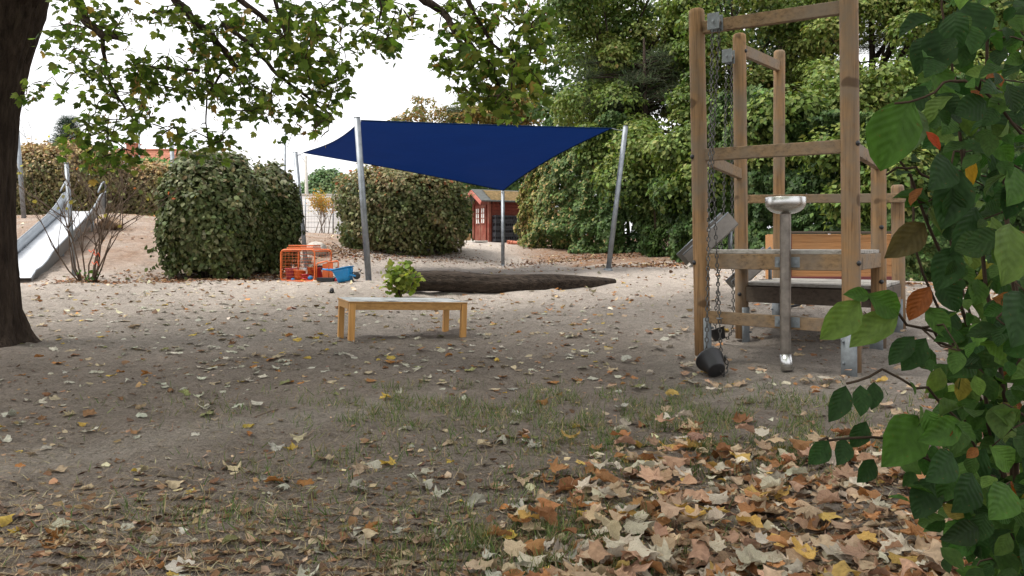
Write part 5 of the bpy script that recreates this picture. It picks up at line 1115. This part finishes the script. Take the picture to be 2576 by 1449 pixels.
# ------------------------------------------------------------------ sapling beside the log, young tree by the garage, bare shrub
p0 = U(1005, 733, 11.3); p0.z = g1(p0.x, p0.y); sp_ = thing('leafy_sapling', 'small bright green leafy sapling behind the low table', 'sapling', p0)
mb = MB(); tipsS = []
for k in range(13):
    a = rng.uniform(0, 6.283); tip = p0+Vector((math.cos(a)*rng.uniform(.04, .24), math.sin(a)*rng.uniform(.04, .2), rng.uniform(.22, .50))); m_ = p0.lerp(tip, .5)+Vector((rng.normal(0, .03), 0, .05)); mb.tube([p0-Vector((0, 0, .05)), m_, tip], [.007, .005, .003], 5); tipsS += [m_.lerp(tip, f) for f in (.0, .3, .6, .85, 1)]
mb.build('stems', MAT['twig'], sp_)
me_r = tmesh('sapling_leaf', *T_maple(False, _BLUNT), MAT['leafo'])
SG = [((.18, .24, .04), 3), ((.25, .31, .06), 3), ((.13, .18, .035), 2), ((.32, .32, .08), 1)]
n = 300; tS = np.array([tuple(q) for q in tipsS]); P = tS[rng.integers(0, len(tS), n)]+rng.normal(0, .05, (n, 3)); P[:, 2] = np.maximum(P[:, 2], p0.z+.04)
R_ = frames(rng.normal(0, .5, (n, 3))+np.array([-.1, -.5, .6]), rng, rng.normal(0, .5, (n, 3))+np.array([0, 0, -.8])); C_ = pal(rng, n, SG); S_ = rng.uniform(.05, .09, n)
u3 = unit(rng.normal(size=(n, 3)))*rng.random((n, 1))**.45; P = np.array(tuple(p0))+np.array([0, 0, .305])+u3*np.array([.30, .2, .27])*(1+.25*np.sin(u3[:, :1]*9+u3[:, 2:]*7))
for i in range(n): one('leaf', me_r, P[i], R_[i], S_[i], C_[i], sp_)

def branching(mb, p, d, ln, r, lvl, tips, rg, up=.25, spread=.55):
    pts = [p]; q = Vector(p); dd = Vector(d).normalized()
    for k in range(4):
        dd = (dd+Vector((rg.gauss(0, .14), rg.gauss(0, .14), rg.gauss(0, .10)))+Vector((0, 0, up*.12))).normalized(); q = q+dd*ln/4; pts.append(q)
    mb.tube(pts, [r*(1-.14*k) for k in range(5)], 5); tips.append(pts[-1])
    if lvl > 0:
        for k in range(rg.choice((2, 3, 3))):
            s = rg.choice((2, 3, 4)); a = rg.uniform(0, 6.283); nd = (dd+Vector((math.cos(a), math.sin(a), rg.uniform(-.2, .6)))*spread).normalized(); branching(mb, pts[s], nd, ln*rg.uniform(.5, .75), r*.55, lvl-1, tips, rg, up, spread)
MAT['shrubtwig'] = surf('brown_twig', (.105, .075, .055), .9, .4, 8, .3, 60, spec=.1)
p0 = U(222, 700, 13.35); p0.z = g1(p0.x, p0.y); bs = thing('bare_shrub', 'nearly leafless shrub in front of the slide with few yellow leaves', 'shrub', p0); rg = random.Random(3); tipsB = []
for k in range(13):
    mb = MB(); a = rg.uniform(0, 6.283); st = p0+Vector((math.cos(a)*.10, math.sin(a)*.10, -.05)); branching(mb, st, Vector((math.cos(a)*.42, math.sin(a)*.3, 1.1)), rg.uniform(1.1, 1.75), .015, 3, tipsB, rg); mb.build('stem', MAT['shrubtwig'], bs)
me_o = tmesh('shrub_leaf', *T_oval(.42, .06, -.08), MAT['leafo'])
for k in range(70):
    q = np.array(tuple(rg.choice(tipsB)))+rng.normal(0, .04, 3); C_ = pal(rng, 1, [((.30, .28, .07), 2), ((.20, .20, .10), 2), ((.13, .15, .05), 1), ((.42, .12, .03), .4)])[0]
    one('leaf', me_o, q, frames(rng.normal(0, .6, (1, 3))+np.array([0, -.6, .4]), rng)[0], rng.uniform(.06, .09), C_, bs)
MAT['tape'] = surf('orange_tape', (.7, .09, .02), .6, .2, 8, 0)
for k, (px, py) in enumerate(((236, 662), (240, 640), (228, 632))):
    q = U(px, py, 13.2); mb = MB(); mb.tube([q+Vector((-.03, 0, .02)), q+Vector((.01, -.01, -.02)), q+Vector((.05, 0, .03)), q+Vector((.08, .0, -.04))], .009, 5); mb.build('orange_ribbon', MAT['tape'], bs)
n = 26; Pb = np.array(tuple(p0))+rng.normal(0, 1, (n, 3))*np.array([.07, .06, .05])+np.array([.09, -.1, .12])
for i in range(n): one('leaf', me_o, Pb[i], frames(rng.normal(0, .5, (1, 3))+np.array([0, -.6, .6]), rng)[0], rng.uniform(.05, .08), pal(rng, 1, [((.07, .14, .03), 1)])[0], bs)

p0 = U(805, 600, 32.0); p0.z = g1(p0.x, p0.y); yt = thing('young_tree', 'sparse young tree with orange yellow leaves before the white garage', 'tree', p0); tipsY = []; mb = MB()
for k in range(6): branching(mb, p0+Vector((rg.uniform(-.35, .35), rg.uniform(-.2, .2), -.1)), Vector((rg.gauss(0, .2), rg.gauss(0, .2), 1)), rg.uniform(.8, 1.1), .022, 3, tipsY, rg, .4, .5)
mb.build('stems', MAT['twiggrey'], yt); n = 1500; tY = np.array([tuple(q) for q in tipsY if q.z > p0.z+1.0] or [tuple(q) for q in tipsY]); P = tY[rng.integers(0, len(tY), n)]+rng.normal(0, .12, (n, 3))
cloud('crown', *T_simple(), P, frames(rng.normal(0, .6, (n, 3))+np.array([0, -.3, .6]), rng), rng.uniform(.05, .1, n), pal(rng, n, [((.42, .26, .06), 3), ((.36, .18, .05), 2), ((.25, .24, .08), 2)]), MAT['leaf'], yt)

# ------------------------------------------------------------------ shrub at the right edge, close to the camera
fs = thing('foreground_shrub', 'dark leafy shrub filling the right edge close to the camera', 'shrub', (1.35, 1.95, g1(1.35, 1.95))); rg = random.Random(12); b0 = Vector((1.38, 2.0, g1(1.35, 1.95)-.05))
SB = []
def stem(pix, r0, r1=.0025, root=True, n=6):
    pts = [U(*q) for q in pix]; r0 *= .72
    if root: pts = [b0+Vector((rg.uniform(-.08, .08), rg.uniform(-.08, .08), 0)), b0.lerp(pts[0], .55)+Vector((rg.uniform(-.03, .06), 0, -.05))]+pts
    out = []; 
    for i in range(len(pts)-1):
        for k in range(3): out.append(pts[i].lerp(pts[i+1], k/3)+Vector((rg.gauss(0, 1), rg.gauss(0, 1), rg.gauss(0, 1)))*.004)
    out.append(pts[-1]); m = len(out); mb = MB(); mb.tube(out, [r0+(r1-r0)*k/(m-1) for k in range(m)], 6); mb.build('stem', MAT['twig'], fs)
    for q in out[3 if root else 1:]: SB.append(q)
stem([(2520, 1150, 1.9), (2420, 780, 1.75), (2330, 560, 1.65), (2260, 400, 1.6)], .009)
stem([(2540, 1100, 1.8), (2480, 700, 1.7), (2420, 400, 1.7), (2390, 180, 1.7), (2370, -60, 1.7)], .010)
stem([(2560, 1200, 1.8), (2560, 800, 1.75), (2520, 400, 1.8), (2480, 100, 1.8), (2450, -80, 1.8)], .012)
stem([(2600, 1100, 2.1), (2640, 600, 2.1), (2600, 200, 2.1), (2560, -100, 2.1)], .012)
stem([(2470, 1000, 1.8), (2400, 880, 1.7), (2320, 830, 1.62), (2230, 780, 1.58), (2180, 748, 1.55)], .006)
stem([(2500, 1250, 1.8), (2430, 1080, 1.7), (2330, 980, 1.62), (2220, 940, 1.58), (2130, 965, 1.55)], .005)
stem([(2480, 1330, 1.75), (2380, 1180, 1.65), (2240, 1100, 1.6), (2100, 1105, 1.56), (2060, 1110, 1.55)], .005)
stem([(2560, 1300, 1.6), (2480, 1240, 1.5), (2400, 1260, 1.5), (2330, 1280, 1.5)], .006)
stem([(2580, 350, 1.5), (2480, 230, 1.5), (2400, 200, 1.5), (2330, 245, 1.5), (2250, 260, 1.5)], .004, root=False)
stem([(2590, 880, 1.4), (2560, 760, 1.35), (2545, 600, 1.3)], .006)
stem([(2440, 1100, 1.9), (2390, 850, 1.85), (2300, 600, 1.8), (2290, 430, 1.8)], .006)
stem([(2480, 900, 1.9), (2400, 650, 1.9), (2370, 520, 1.9), (2400, 380, 1.9)], .006)
stem([(2450, 600, 1.7), (2380, 480, 1.6), (2300, 420, 1.6), (2230, 440, 1.6)], .004, root=False)
tvb, tfb, uvb = T_broad(w=.33); me_b = tmesh('shrub_leaf_broad', tvb, tfb, MAT['shrubo'], uvb); me_b.polygons.foreach_set('use_smooth', [True]*len(me_b.polygons))
SH = [((.022, .054, .012), 3), ((.038, .085, .017), 3), ((.062, .122, .024), 2.2), ((.10, .165, .035), 1)]
cnt = 0; shl = []
# leaves one can pick out: (stalk px, py, tip px, py, depth, colour)
g_, d_, l_ = (.06, .13, .022), (.025, .06, .016), (.12, .19, .04)
for ax, ay, bx2, by2, Y, c, wd in [(2165, 755, 2090, 850, 1.55, l_, 1.1), (2185, 740, 2300, 790, 1.55, g_, 1.2), (2260, 790, 2150, 835, 1.57, l_, 1.0), (2190, 745, 2165, 730, 1.55, g_, 1), (2290, 240, 2195, 388, 1.5, g_, 1.2), (2300, 265, 2330, 370, 1.52, (.12, .18, .08), 1.1), (2330, 215, 2300, 270, 1.55, d_, 1.1),
        (2130, 970, 2100, 1058, 1.55, d_, 1), (2165, 968, 2175, 1038, 1.55, d_, 1.1), (2200, 960, 2210, 1020, 1.56, d_, 1.1), (2085, 1108, 2062, 1165, 1.55, d_, 1.3), (2130, 1106, 2115, 1165, 1.55, d_, 1.2), (2310, 1045, 2215, 1175, 1.58, g_, 1.2), (2180, 1060, 2165, 1120, 1.6, d_, 1.2), (2200, 1155, 2180, 1210, 1.6, d_, 1.2),
        (2330, 1030, 2370, 1100, 1.5, g_, 1.3), (2400, 1060, 2480, 1050, 1.5, g_, 1.2), (2545, 560, 2520, 720, 1.3, l_, 1.2), (2570, 730, 2530, 880, 1.32, d_, 1.3), (2420, 1060, 2330, 1110, 1.5, g_, 1), (2400, 1140, 2330, 1210, 1.45, d_, 1.2), (2450, 1190, 2400, 1290, 1.45, d_, 1.3), (2540, 1220, 2480, 1310, 1.4, g_, 1.2), (2350, 1200, 2310, 1300, 1.5, d_, 1.2), (2480, 1130, 2440, 1220, 1.5, d_, 1.2),
        (2390, 400, 2330, 480, 1.5, d_, 1.2), (2440, 390, 2455, 450, 1.5, (.45, .26, .03), .6), (2330, 330, 2370, 345, 1.48, (.35, .06, .02), .7), (2350, 160, 2400, 250, 1.6, g_, 1.2), (2390, 60, 2350, 170, 1.6, d_, 1.2), (2420, 0, 2480, 110, 1.6, d_, 1.3), (2330, 90, 2310, 180, 1.65, d_, 1), (2330, 560, 2250, 640, 1.65, (.10, .08, .03), 1), (2340, 720, 2290, 770, 1.6, (.22, .07, .02), 1), (2360, 700, 2420, 780, 1.6, d_, 1.2), (2330, 770, 2390, 850, 1.6, g_, 1.1),
        (2300, 845, 2250, 890, 1.6, d_, 1), (2330, 850, 2290, 920, 1.6, d_, 1.1), (2560, 420, 2530, 520, 1.5, g_, 1.2), (2420, 430, 2380, 560, 1.5, d_, 1.1), (2400, 620, 2370, 720, 1.55, d_, 1.2), (2460, 520, 2420, 640, 1.55, d_, 1.1)]:
    A_, B_ = U(ax, ay, Y), U(bx2, by2, Y-.04); dv_ = B_-A_; ln = dv_.length; nr = np.array([[rng.normal(0, .25), -1, rng.normal(.35, .25)]]); R_ = frames(nr, rng, np.array([tuple(dv_)]))[0]; R2 = R_.copy(); R2[:, 0] *= wd*.82
    one('leaf', me_b, np.array(tuple(A_)), R2, ln, np.array(c)*rng.uniform(.85, 1.15), fs); cnt += 1
SBn = np.array([tuple(q) for q in SB]); w = np.exp(-np.abs(SBn[:, 0])*0); n = 1060
extra = np.array([tuple(U(2320+340*rng.random()**.6, -60+1560*rng.random()**.85, rng.uniform(1.45, 2.2))) for _ in range(680)])
P = np.vstack([SBn[rng.integers(0, len(SBn), n-680)]+rng.normal(0, .03, (n-680, 3)), extra]); pxx = CX+P[:, 0]/P[:, 1]*F
pyy = HY-(P[:, 2]-EYE)/P[:, 1]*F
lim = np.interp(pyy, [-100, 0, 200, 420, 700, 850, 1000, 1200, 1450, 1600], [2320, 2330, 2320, 2330, 2380, 2360, 2290, 2260, 2330, 2390])
ok = (pxx > lim+rng.normal(0, 25, n)) & (P[:, 2] > .05); P = P[ok]; n = len(P)
R_ = frames(rng.normal(0, .5, (n, 3))+np.array([-.2, -.8, .5]), rng, rng.normal(0, .6, (n, 3))+np.array([-.3, 0, -.8])); S_ = rng.uniform(.028, .078, n); C_ = pal(rng, n, SH+[((.20, .07, .02), .25), ((.22, .2, .04), .2)])
order = np.argsort(-(S_/P[:, 1])); k = min(n, 300-cnt)
vb = [me_b]+[tmesh('shrub_leaf_broad', *T_broad(w=w_, arch=a_, cup=c_, side=s_)[:2], MAT['shrubo'], uvb) for w_, a_, c_, s_ in ((.30, .5, .5, .1), (.36, .05, .2, -.25), (.31, .35, .8, .15), (.34, .7, .3, .3))]
for m_ in vb: m_.polygons.foreach_set('use_smooth', [True]*len(m_.polygons))
for i in order[:k]: one('leaf', vb[rng.integers(0, 5)], P[i], R_[i], S_[i], C_[i], fs)
if n > k: i = order[k:]; cloud('foliage', tvb, tfb, P[i], R_[i], S_[i], C_[i], MAT['shrub'], fs, uv=uvb)
# young shoots between the leaves
mb = MB()
for k in range(90):
    q = P[rng.integers(0, n)]; a = SBn[np.argmin(((SBn-q)**2).sum(1))]; mb.tube([tuple(a), tuple((a+q)/2+rng.normal(0, .01, 3)), tuple(q)], [.003, .002, .0015], 4)
mb.build('shoots', MAT['twig'], fs)['kind'] = 'stuff'

# ------------------------------------------------------------------ fallen leaves, grass and straw
def bump2(px, py, cx, cy, sx, sy): return np.exp(-((px-cx)/sx)**2-((py-cy)/sy)**2)
def leafdens(px, py):
    d = np.zeros_like(px)
    drift = 1/(1+np.exp(-((px-1400)/90+(py-1280)/110)))*np.clip((py-1060)/90, 0, 1)
    d += 1.0*drift*(.55+.9*vnoise(px/85, py/38, 61))
    d += .42*np.clip((py-1030)/60, 0, 1)*np.clip((px-900)/300, 0, 1)*vnoise(px/70, py/25, 62)**1.5
    d += .30*bump2(px, py, 620, 930, 560, 85)+.22*bump2(px, py, 500, 820, 600, 60)+.20*bump2(px, py, 1250, 880, 420, 60)+.12*bump2(px, py, 700, 770, 800, 40)
    d += .55*bump2(px, py, 1480, 918, 80, 16)+.32*bump2(px, py, 1750, 965, 420, 26)+.30*bump2(px, py, 2330, 760, 120, 40)+.16*bump2(px, py, 1700, 850, 500, 50)
    d += .40*bump2(px, py, 330, 1390, 170, 50)+.28*bump2(px, py, 800, 1390, 120, 40)+.12*bump2(px, py, 1000, 1150, 260, 80)+.12*bump2(px, py, 100, 1080, 200, 60)
    d += .045+.035*np.clip((900-py)/150, 0, 1)+.10*np.clip((715-py)/20, 0, 1)*np.clip((px-250)/100, 0, 1)*.2
    return d*(.35+1.1*vnoise(px/46, py/20, 63)**1.3)
NS = 60000; spx = rng.uniform(-250, 2800, NS); spy = 690+(1640-690)*rng.random(NS)
# even on screen rather than on the ground: what is kept follows the density read off the photo
dens = leafdens(spx, spy); near = np.clip((spy-690)/500, .08, 1.6)
keepp = rng.random(NS) < dens*np.clip(.15/near**1.2, 0, .85)
spx, spy = spx[keepp], spy[keepp]; X_, Y_ = ray_ground(spx, np.maximum(spy, 640)); ok = np.isfinite(Y_) & (Y_ < 17); spx, spy, X_, Y_ = spx[ok], spy[ok], X_[ok], Y_[ok]
n = len(X_); print('fallen leaves', n)
inr = drf = np.clip(1/(1+np.exp(-((spx-1350)/90+(spy-1230)/120))), 0, 1)
FW = [('pale grey', (.42, .40, .33), 6), ('pale tan', (.38, .31, .21), 3), ('yellow', (.46, .33, .08), 1.2), ('olive', (.22, .22, .10), .8), ('orange brown', (.32, .15, .055), 1.1), ('brown', (.20, .11, .06), 1.2)]
FD = [('pale tan', (.44, .325, .22), 4.5), ('orange brown', (.36, .18, .08), 2.4), ('pale cream', (.49, .435, .345), 3.4), ('pinkish tan', (.39, .245, .165), 2.8), ('brown', (.22, .105, .05), 1.2), ('yellow', (.46, .31, .10), .8)]
names = []; cols = np.zeros((n, 3)); wW = np.array([f[2] for f in FW]); wD = np.array([f[2] for f in FD])
for i in range(n):
    T_ = FD if rng.random() < max(inr[i], .25 if spx[i] > 1350 else 0) else FW; w_ = wD if T_ is FD else wW; j = rng.choice(len(T_), p=w_/w_.sum()); names.append(T_[j][0]); cols[i] = np.array(T_[j][1])*math.exp(rng.normal(0, .16))*np.exp(rng.normal(0, .022, 3))
tvr, tfr = T_maple(True, _BLUNT); tvq, tfq = T_maple(True); ov, of, _u = T_broad(w=.40)
rs = np.random.default_rng(9); variants = []
for k in range(14):
    amt = [0.6, 1.0, 1.9, 2.6, 3.2, 4.0, 1.3][k % 7]; variants.append((curl(tvr if k % 3 else tvq, rs, amt*(1 if k % 4 else -.8)), tfr, 'maple', amt))
for k in range(5):
    amt = [.6, 1.2, 2, 2.6, .8][k]; variants.append((curl(ov, rs, amt), of, 'oval', amt))
vi = rng.choice(len(variants), n, p=np.array([1.3]*14+[.9]*5)/(1.3*14+.9*5)); far = Y_ > 5.5
vi = np.where(far & (rng.random(n) < .75), rng.choice([0, 1, 6, 7, 8, 13], n), vi)
nearc = (Y_ < 4.6) & (rng.random(n) < .6); vi = np.where(nearc & (vi < 14), rng.choice([2, 3, 4, 6, 9, 10, 11, 13], n), vi)
size = rng.uniform(.055, .125, n); size = size*.92; size = np.where(vi >= 14, size*.75, size)*np.where(inr < .4, .82, 1)*np.where(rng.random(n) < .3, .6, 1)
tilt = rng.normal(0, .17, (n, 3)); tilt[:, 2] = 1; R_ = frames(tilt, rng); Zg = gh(X_, Y_)
lift = np.where(rng.random(n) < inr*.75, rng.random(n)*.055*np.clip(inr, 0, 1), 0)
Pz = np.zeros(n)
for k, (tv, tf, kind, amt) in enumerate(variants):
    idx = np.where(vi == k)[0]
    if len(idx) == 0: continue
    V = np.einsum('nij,kj->nki', R_[idx], tv)*size[idx][:, None, None]; Pz[idx] = Zg[idx]-.004-V[:, :, 2].min(1)+lift[idx]
    Pz[idx] = np.minimum(Pz[idx], Zg[idx]+.06+lift[idx])
P = np.stack([X_, Y_, Pz], 1); infr = (spx > 5) & (spx < 2300) & (spy < 1445)
score = np.where(infr, size/Y_, -1); order = np.argsort(-score); big = set(order[:300].tolist())
vm = [tmesh('fallen_leaf_%s' % v[2], v[0], v[1], MAT['deado']) for v in variants]
def zone(px, py, Y):
    if inr_at(px, py) > .5: return 'in drift at lower right' if px > 1750 else ('in drift at lower middle' if py > 1200 else 'at upper rim of drift')
    if py > 1280: return 'on bare soil at lower left'
    if py > 1080: return 'left of leaf drift' if px > 800 else 'on soil at left edge'
    if py > 960: return 'on the thin grass strip' if px > 950 else 'right of maple trunk'
    return 'near low table' if px < 1400 else 'before the tower'
def inr_at(px, py): return 1/(1+math.exp(-((px-1350)/90+(py-1230)/120)))
labs = {}
for i in big:
    k = vi[i]; o = one('fallen_leaf', vm[k], P[i], R_[i], size[i], cols[i]); amt = variants[k][3]
    st = 'tightly rolled' if amt > 2.3 else ('curled' if amt > 1.35 else 'flattish'); kd = 'maple leaf' if variants[k][2] == 'maple' else 'oval leaf'; sz = 'large' if size[i] > .105 else ('small' if size[i] < .07 else 'dry')
    labs.setdefault(f'{sz} {st} {names[i]} {kd} {zone(spx[i], spy[i], Y_[i])}', []).append((spx[i], o))
ORD = ['first', 'second', 'third', 'fourth', 'fifth', 'sixth', 'seventh', 'eighth', 'ninth', 'tenth', 'eleventh', 'twelfth', 'thirteenth', 'fourteenth', 'fifteenth', 'sixteenth', 'seventeenth', 'eighteenth', 'nineteenth', 'twentieth']
for lb, os_ in labs.items():
    os_.sort(key=lambda q: q[0])
    for k, (_, o) in enumerate(os_):
        sfx = '' if len(os_) == 1 else ', leftmost' if k == 0 else ', rightmost' if k == len(os_)-1 else f', {ORD[min(k, 19)]} from left'
        tag(o, lb+sfx, 'leaf', 'fallen leaves scattered on the ground')
restm = np.array([i not in big for i in range(n)])
fl_root = None
for k, (tv, tf, kind, amt) in enumerate(variants):
    idx = np.where((vi == k) & restm)[0]
    if len(idx) == 0: continue
    o = cloud('_fl%d' % k, tv, tf, P[idx], R_[idx], size[idx], cols[idx], MAT['dead'])
    if fl_root is None: fl_root = [o]
    else: fl_root.append(o)
import bmesh
def join(objs, name):
    bm = bmesh.new()
    for o in objs: bm.from_mesh(o.data)
    me = bpy.data.meshes.new(name); bm.to_mesh(me); bm.free(); me.materials.append(objs[0].data.materials[0])
    for o in objs: bpy.data.objects.remove(o)
    o = bpy.data.objects.new(name, me); COL.objects.link(o); return o
fl = join(fl_root, 'fallen_leaves'); fl['kind'] = 'stuff'; tag(fl, 'mass of smaller and more distant fallen leaves strewn over sand and soil', 'leaves')
# crumbs: bits of broken leaf and bark lying flat
n = 26000; px = rng.uniform(-150, 2700, n); py = 740+(1560-740)*rng.random(n)
kp = rng.random(n) < (.28+.35*np.clip((py-1150)/200, 0, 1)+.45*np.clip((px-1250)/200, 0, 1)*np.clip((py-1120)/80, 0, 1)+.3*(vnoise(px/60, py/22, 71)-.5))*(1-.75*np.exp(-((py-1180+.17*px)/60)**2)*(px < 1100)); px, py = px[kp], py[kp]; X_, Y_ = ray_ground(px, py); ok = np.isfinite(Y_) & (Y_ < 14); X_, Y_ = X_[ok], Y_[ok]; n = len(X_)
P = np.stack([X_, Y_, gh(X_, Y_)+.003], 1); tl = rng.normal(0, .3, (n, 3)); tl[:, 2] = 1
o = cloud('leaf_crumbs', np.array([(-.4, 0, 0), (.35, -.1, .05), (.45, .6, 0), (0, 1, .1), (-.4, .5, 0)], float), [(0, 1, 2, 3, 4)], P, frames(tl, rng), rng.uniform(.008, .03, n)*rng.choice([.7, 1, 1.5], n), pal(rng, n, [((.16, .09, .05), 3), ((.30, .19, .11), 2), ((.42, .33, .22), 1.5), ((.10, .06, .04), 2)]), MAT['straw']); tag(o, 'fine crumbs of broken leaves and bark on the soil', 'litter')
# brown litter under the bushes
P = []
for px, Yc, hx, hy, m_ in ((528, 14.3, 1.15, .75, 1500), (690, 15.9, .9, .7, 700), (1015, 21.5, 2.0, .9, 1000), (860, 21.0, .9, .8, 700), (225, 13.4, .7, .35, 300), (1700, 17.6, 1.6, .9, 1200), (1480, 21.6, 2.4, .8, 1200), (2300, 12.3, 1.6, .8, 900)):
    x0 = (px-CX)/F*Yc; q = np.stack([x0+rng.normal(0, hx*.55, m_), Yc+rng.normal(0, hy*.55, m_)], 1); P.append(q)
P = np.vstack(P); n = len(P); P = np.column_stack([P, gh(P[:, 0], P[:, 1])+.006]); tl = rng.normal(0, .35, (n, 3)); tl[:, 2] = 1
o = cloud('bush_litter', np.array([(-.4, 0, 0), (.35, -.1, .1), (.45, .6, 0), (0, 1, .2), (-.4, .5, 0)], float), [(0, 1, 2, 3, 4)], P, frames(tl, rng), rng.uniform(.03, .075, n), pal(rng, n, [((.17, .085, .045), 3), ((.28, .15, .08), 3), ((.38, .27, .16), 1.5), ((.09, .055, .035), 2)]), MAT['straw']); tag(o, 'brown leaf litter lying at the foot of the bushes and ivy', 'litter')
# small leaves and twig bits dotted over the open sand further off
n = 5200; X_ = rng.uniform(-13, 9, n); Y_ = 9.5+rng.random(n)**1.3*17; kp = rng.random(n) < .35+.9*(vnoise(X_*.7, Y_*.7, 88)-.3); X_, Y_ = X_[kp], Y_[kp]; n = len(X_)
P = np.stack([X_, Y_, gh(X_, Y_)+.008], 1); tl = rng.normal(0, .4, (n, 3)); tl[:, 2] = 1
o = cloud('sand_litter', np.array([(-.4, 0, 0), (.35, -.1, .15), (.45, .6, 0), (0, 1, .25), (-.4, .5, 0)], float), [(0, 1, 2, 3, 4)], P, frames(tl, rng), rng.uniform(.025, .085, n), pal(rng, n, [((.26, .15, .08), 3), ((.40, .29, .17), 2), ((.50, .44, .32), 2), ((.14, .09, .055), 2), ((.42, .20, .07), .8)]), MAT['straw']); tag(o, 'small dry leaves and twig bits dotted over the far sand and mound', 'litter')
# dry straw and needles
n = 42000; px = rng.uniform(-150, 2700, n); py = 960+(1580-960)*rng.random(n)
kp = rng.random(n) < np.clip((py-1000)/320, 0, 1)*(.25+1.0*vnoise(px/120, py/40, 72)); px, py = px[kp], py[kp]; X_, Y_ = ray_ground(px, py); ok = np.isfinite(Y_); X_, Y_ = X_[ok], Y_[ok]; n = len(X_)
P = np.stack([X_, Y_, gh(X_, Y_)+.004], 1); tl = rng.normal(0, .35, (n, 3)); tl[:, 2] = 1
o = cloud('dry_straw', np.array([(-.018, 0, 0), (.018, 0, 0), (.03, .5, .07), (-.006, .5, .07), (.1, 1, .0)], float), [(0, 1, 2, 3), (3, 2, 4)], P, frames(tl, rng), rng.uniform(.025, .075, n), pal(rng, n, [((.28, .21, .13), 3), ((.38, .31, .20), 2), ((.16, .11, .07), 2)]), MAT['straw']); tag(o, 'dry straw and needles matted over the bare soil', 'straw')
# grass
def grassd(px, py):
    s1 = np.clip(bump2(px, py, 1550, 1035, 650, 45)*1.9, 0, 1.6); s2 = np.clip(bump2(px, py, 1800, 1130, 420, 60), 0, 1)*1.0; s3 = bump2(px, py, 1350, 1380, 330, 110)*.55; s4 = bump2(px, py, 900, 1170, 260, 50)*.25+bump2(px, py, 560, 1290, 260, 50)*.14+bump2(px, py, 1150, 990, 180, 22)*.8+bump2(px, py, 700, 1330, 500, 90)*.05
    return (s1+s2+s3+s4)*np.clip(vnoise(px/55, py/22, 75)*2.4-.6, 0, 1)*(.4+.9*vnoise(px/14, py/7, 76))
n = 150000; px = rng.uniform(-100, 2700, n); py = 960+(1600-960)*rng.random(n)
kp = rng.random(n) < grassd(px, py)*1.3; px, py = px[kp], py[kp]; X_, Y_ = ray_ground(px, py); ok = np.isfinite(Y_); X_, Y_ = X_[ok], Y_[ok]; n = len(X_); print('grass', n)
P = np.stack([X_, Y_, gh(X_, Y_)-.004], 1); hint = rng.normal(0, .55, (n, 3)); hint[:, 2] = 1; nr = rng.normal(size=(n, 3)); nr[:, 2] *= .3
o = cloud('grass', np.array([(-.035, 0, 0), (.035, 0, 0), (.025, .55, .06), (-.025, .55, .06), (0, 1, .25)], float), [(0, 1, 2, 3), (3, 2, 4)], P, frames(nr, rng, hint), rng.uniform(.025, .075, n), pal(rng, n, [((.08, .13, .035), 3), ((.12, .17, .05), 3), ((.20, .20, .085), 2), ((.32, .26, .15), 2)]), MAT['grass']); tag(o, 'thin patchy grass growing on the trodden soil', 'grass')
# thin sticks in the foreground
sticks = [((700, 1030), (640, 1050), 'thin pale'), ((2000, 1370), (1890, 1395), 'thin brown'), ((450, 1210), (330, 1235), 'thin dark'), ((1380, 1180), (1290, 1215), 'pale bent')]
for (a0, a1), (b0_, b1), nm in sticks:
    A_, B_ = gpt(a0, a1), gpt(b0_, b1); m_ = A_.lerp(B_, .5)+Vector((.01, .01, .012)); mb = MB(); mb.tube([A_+Vector((0, 0, .004)), m_, B_+Vector((0, 0, .004))], [.004, .005, .003], 6); tag(mb.build('stick', MAT['twiggrey']), f'{nm} stick lying among litter ' + ('in the leaf drift' if a0 > 1900 else 'on bare soil at left' if a0 < 500 else 'beside the thin grass' if a0 < 1000 else 'left of the leaf drift'), 'stick')
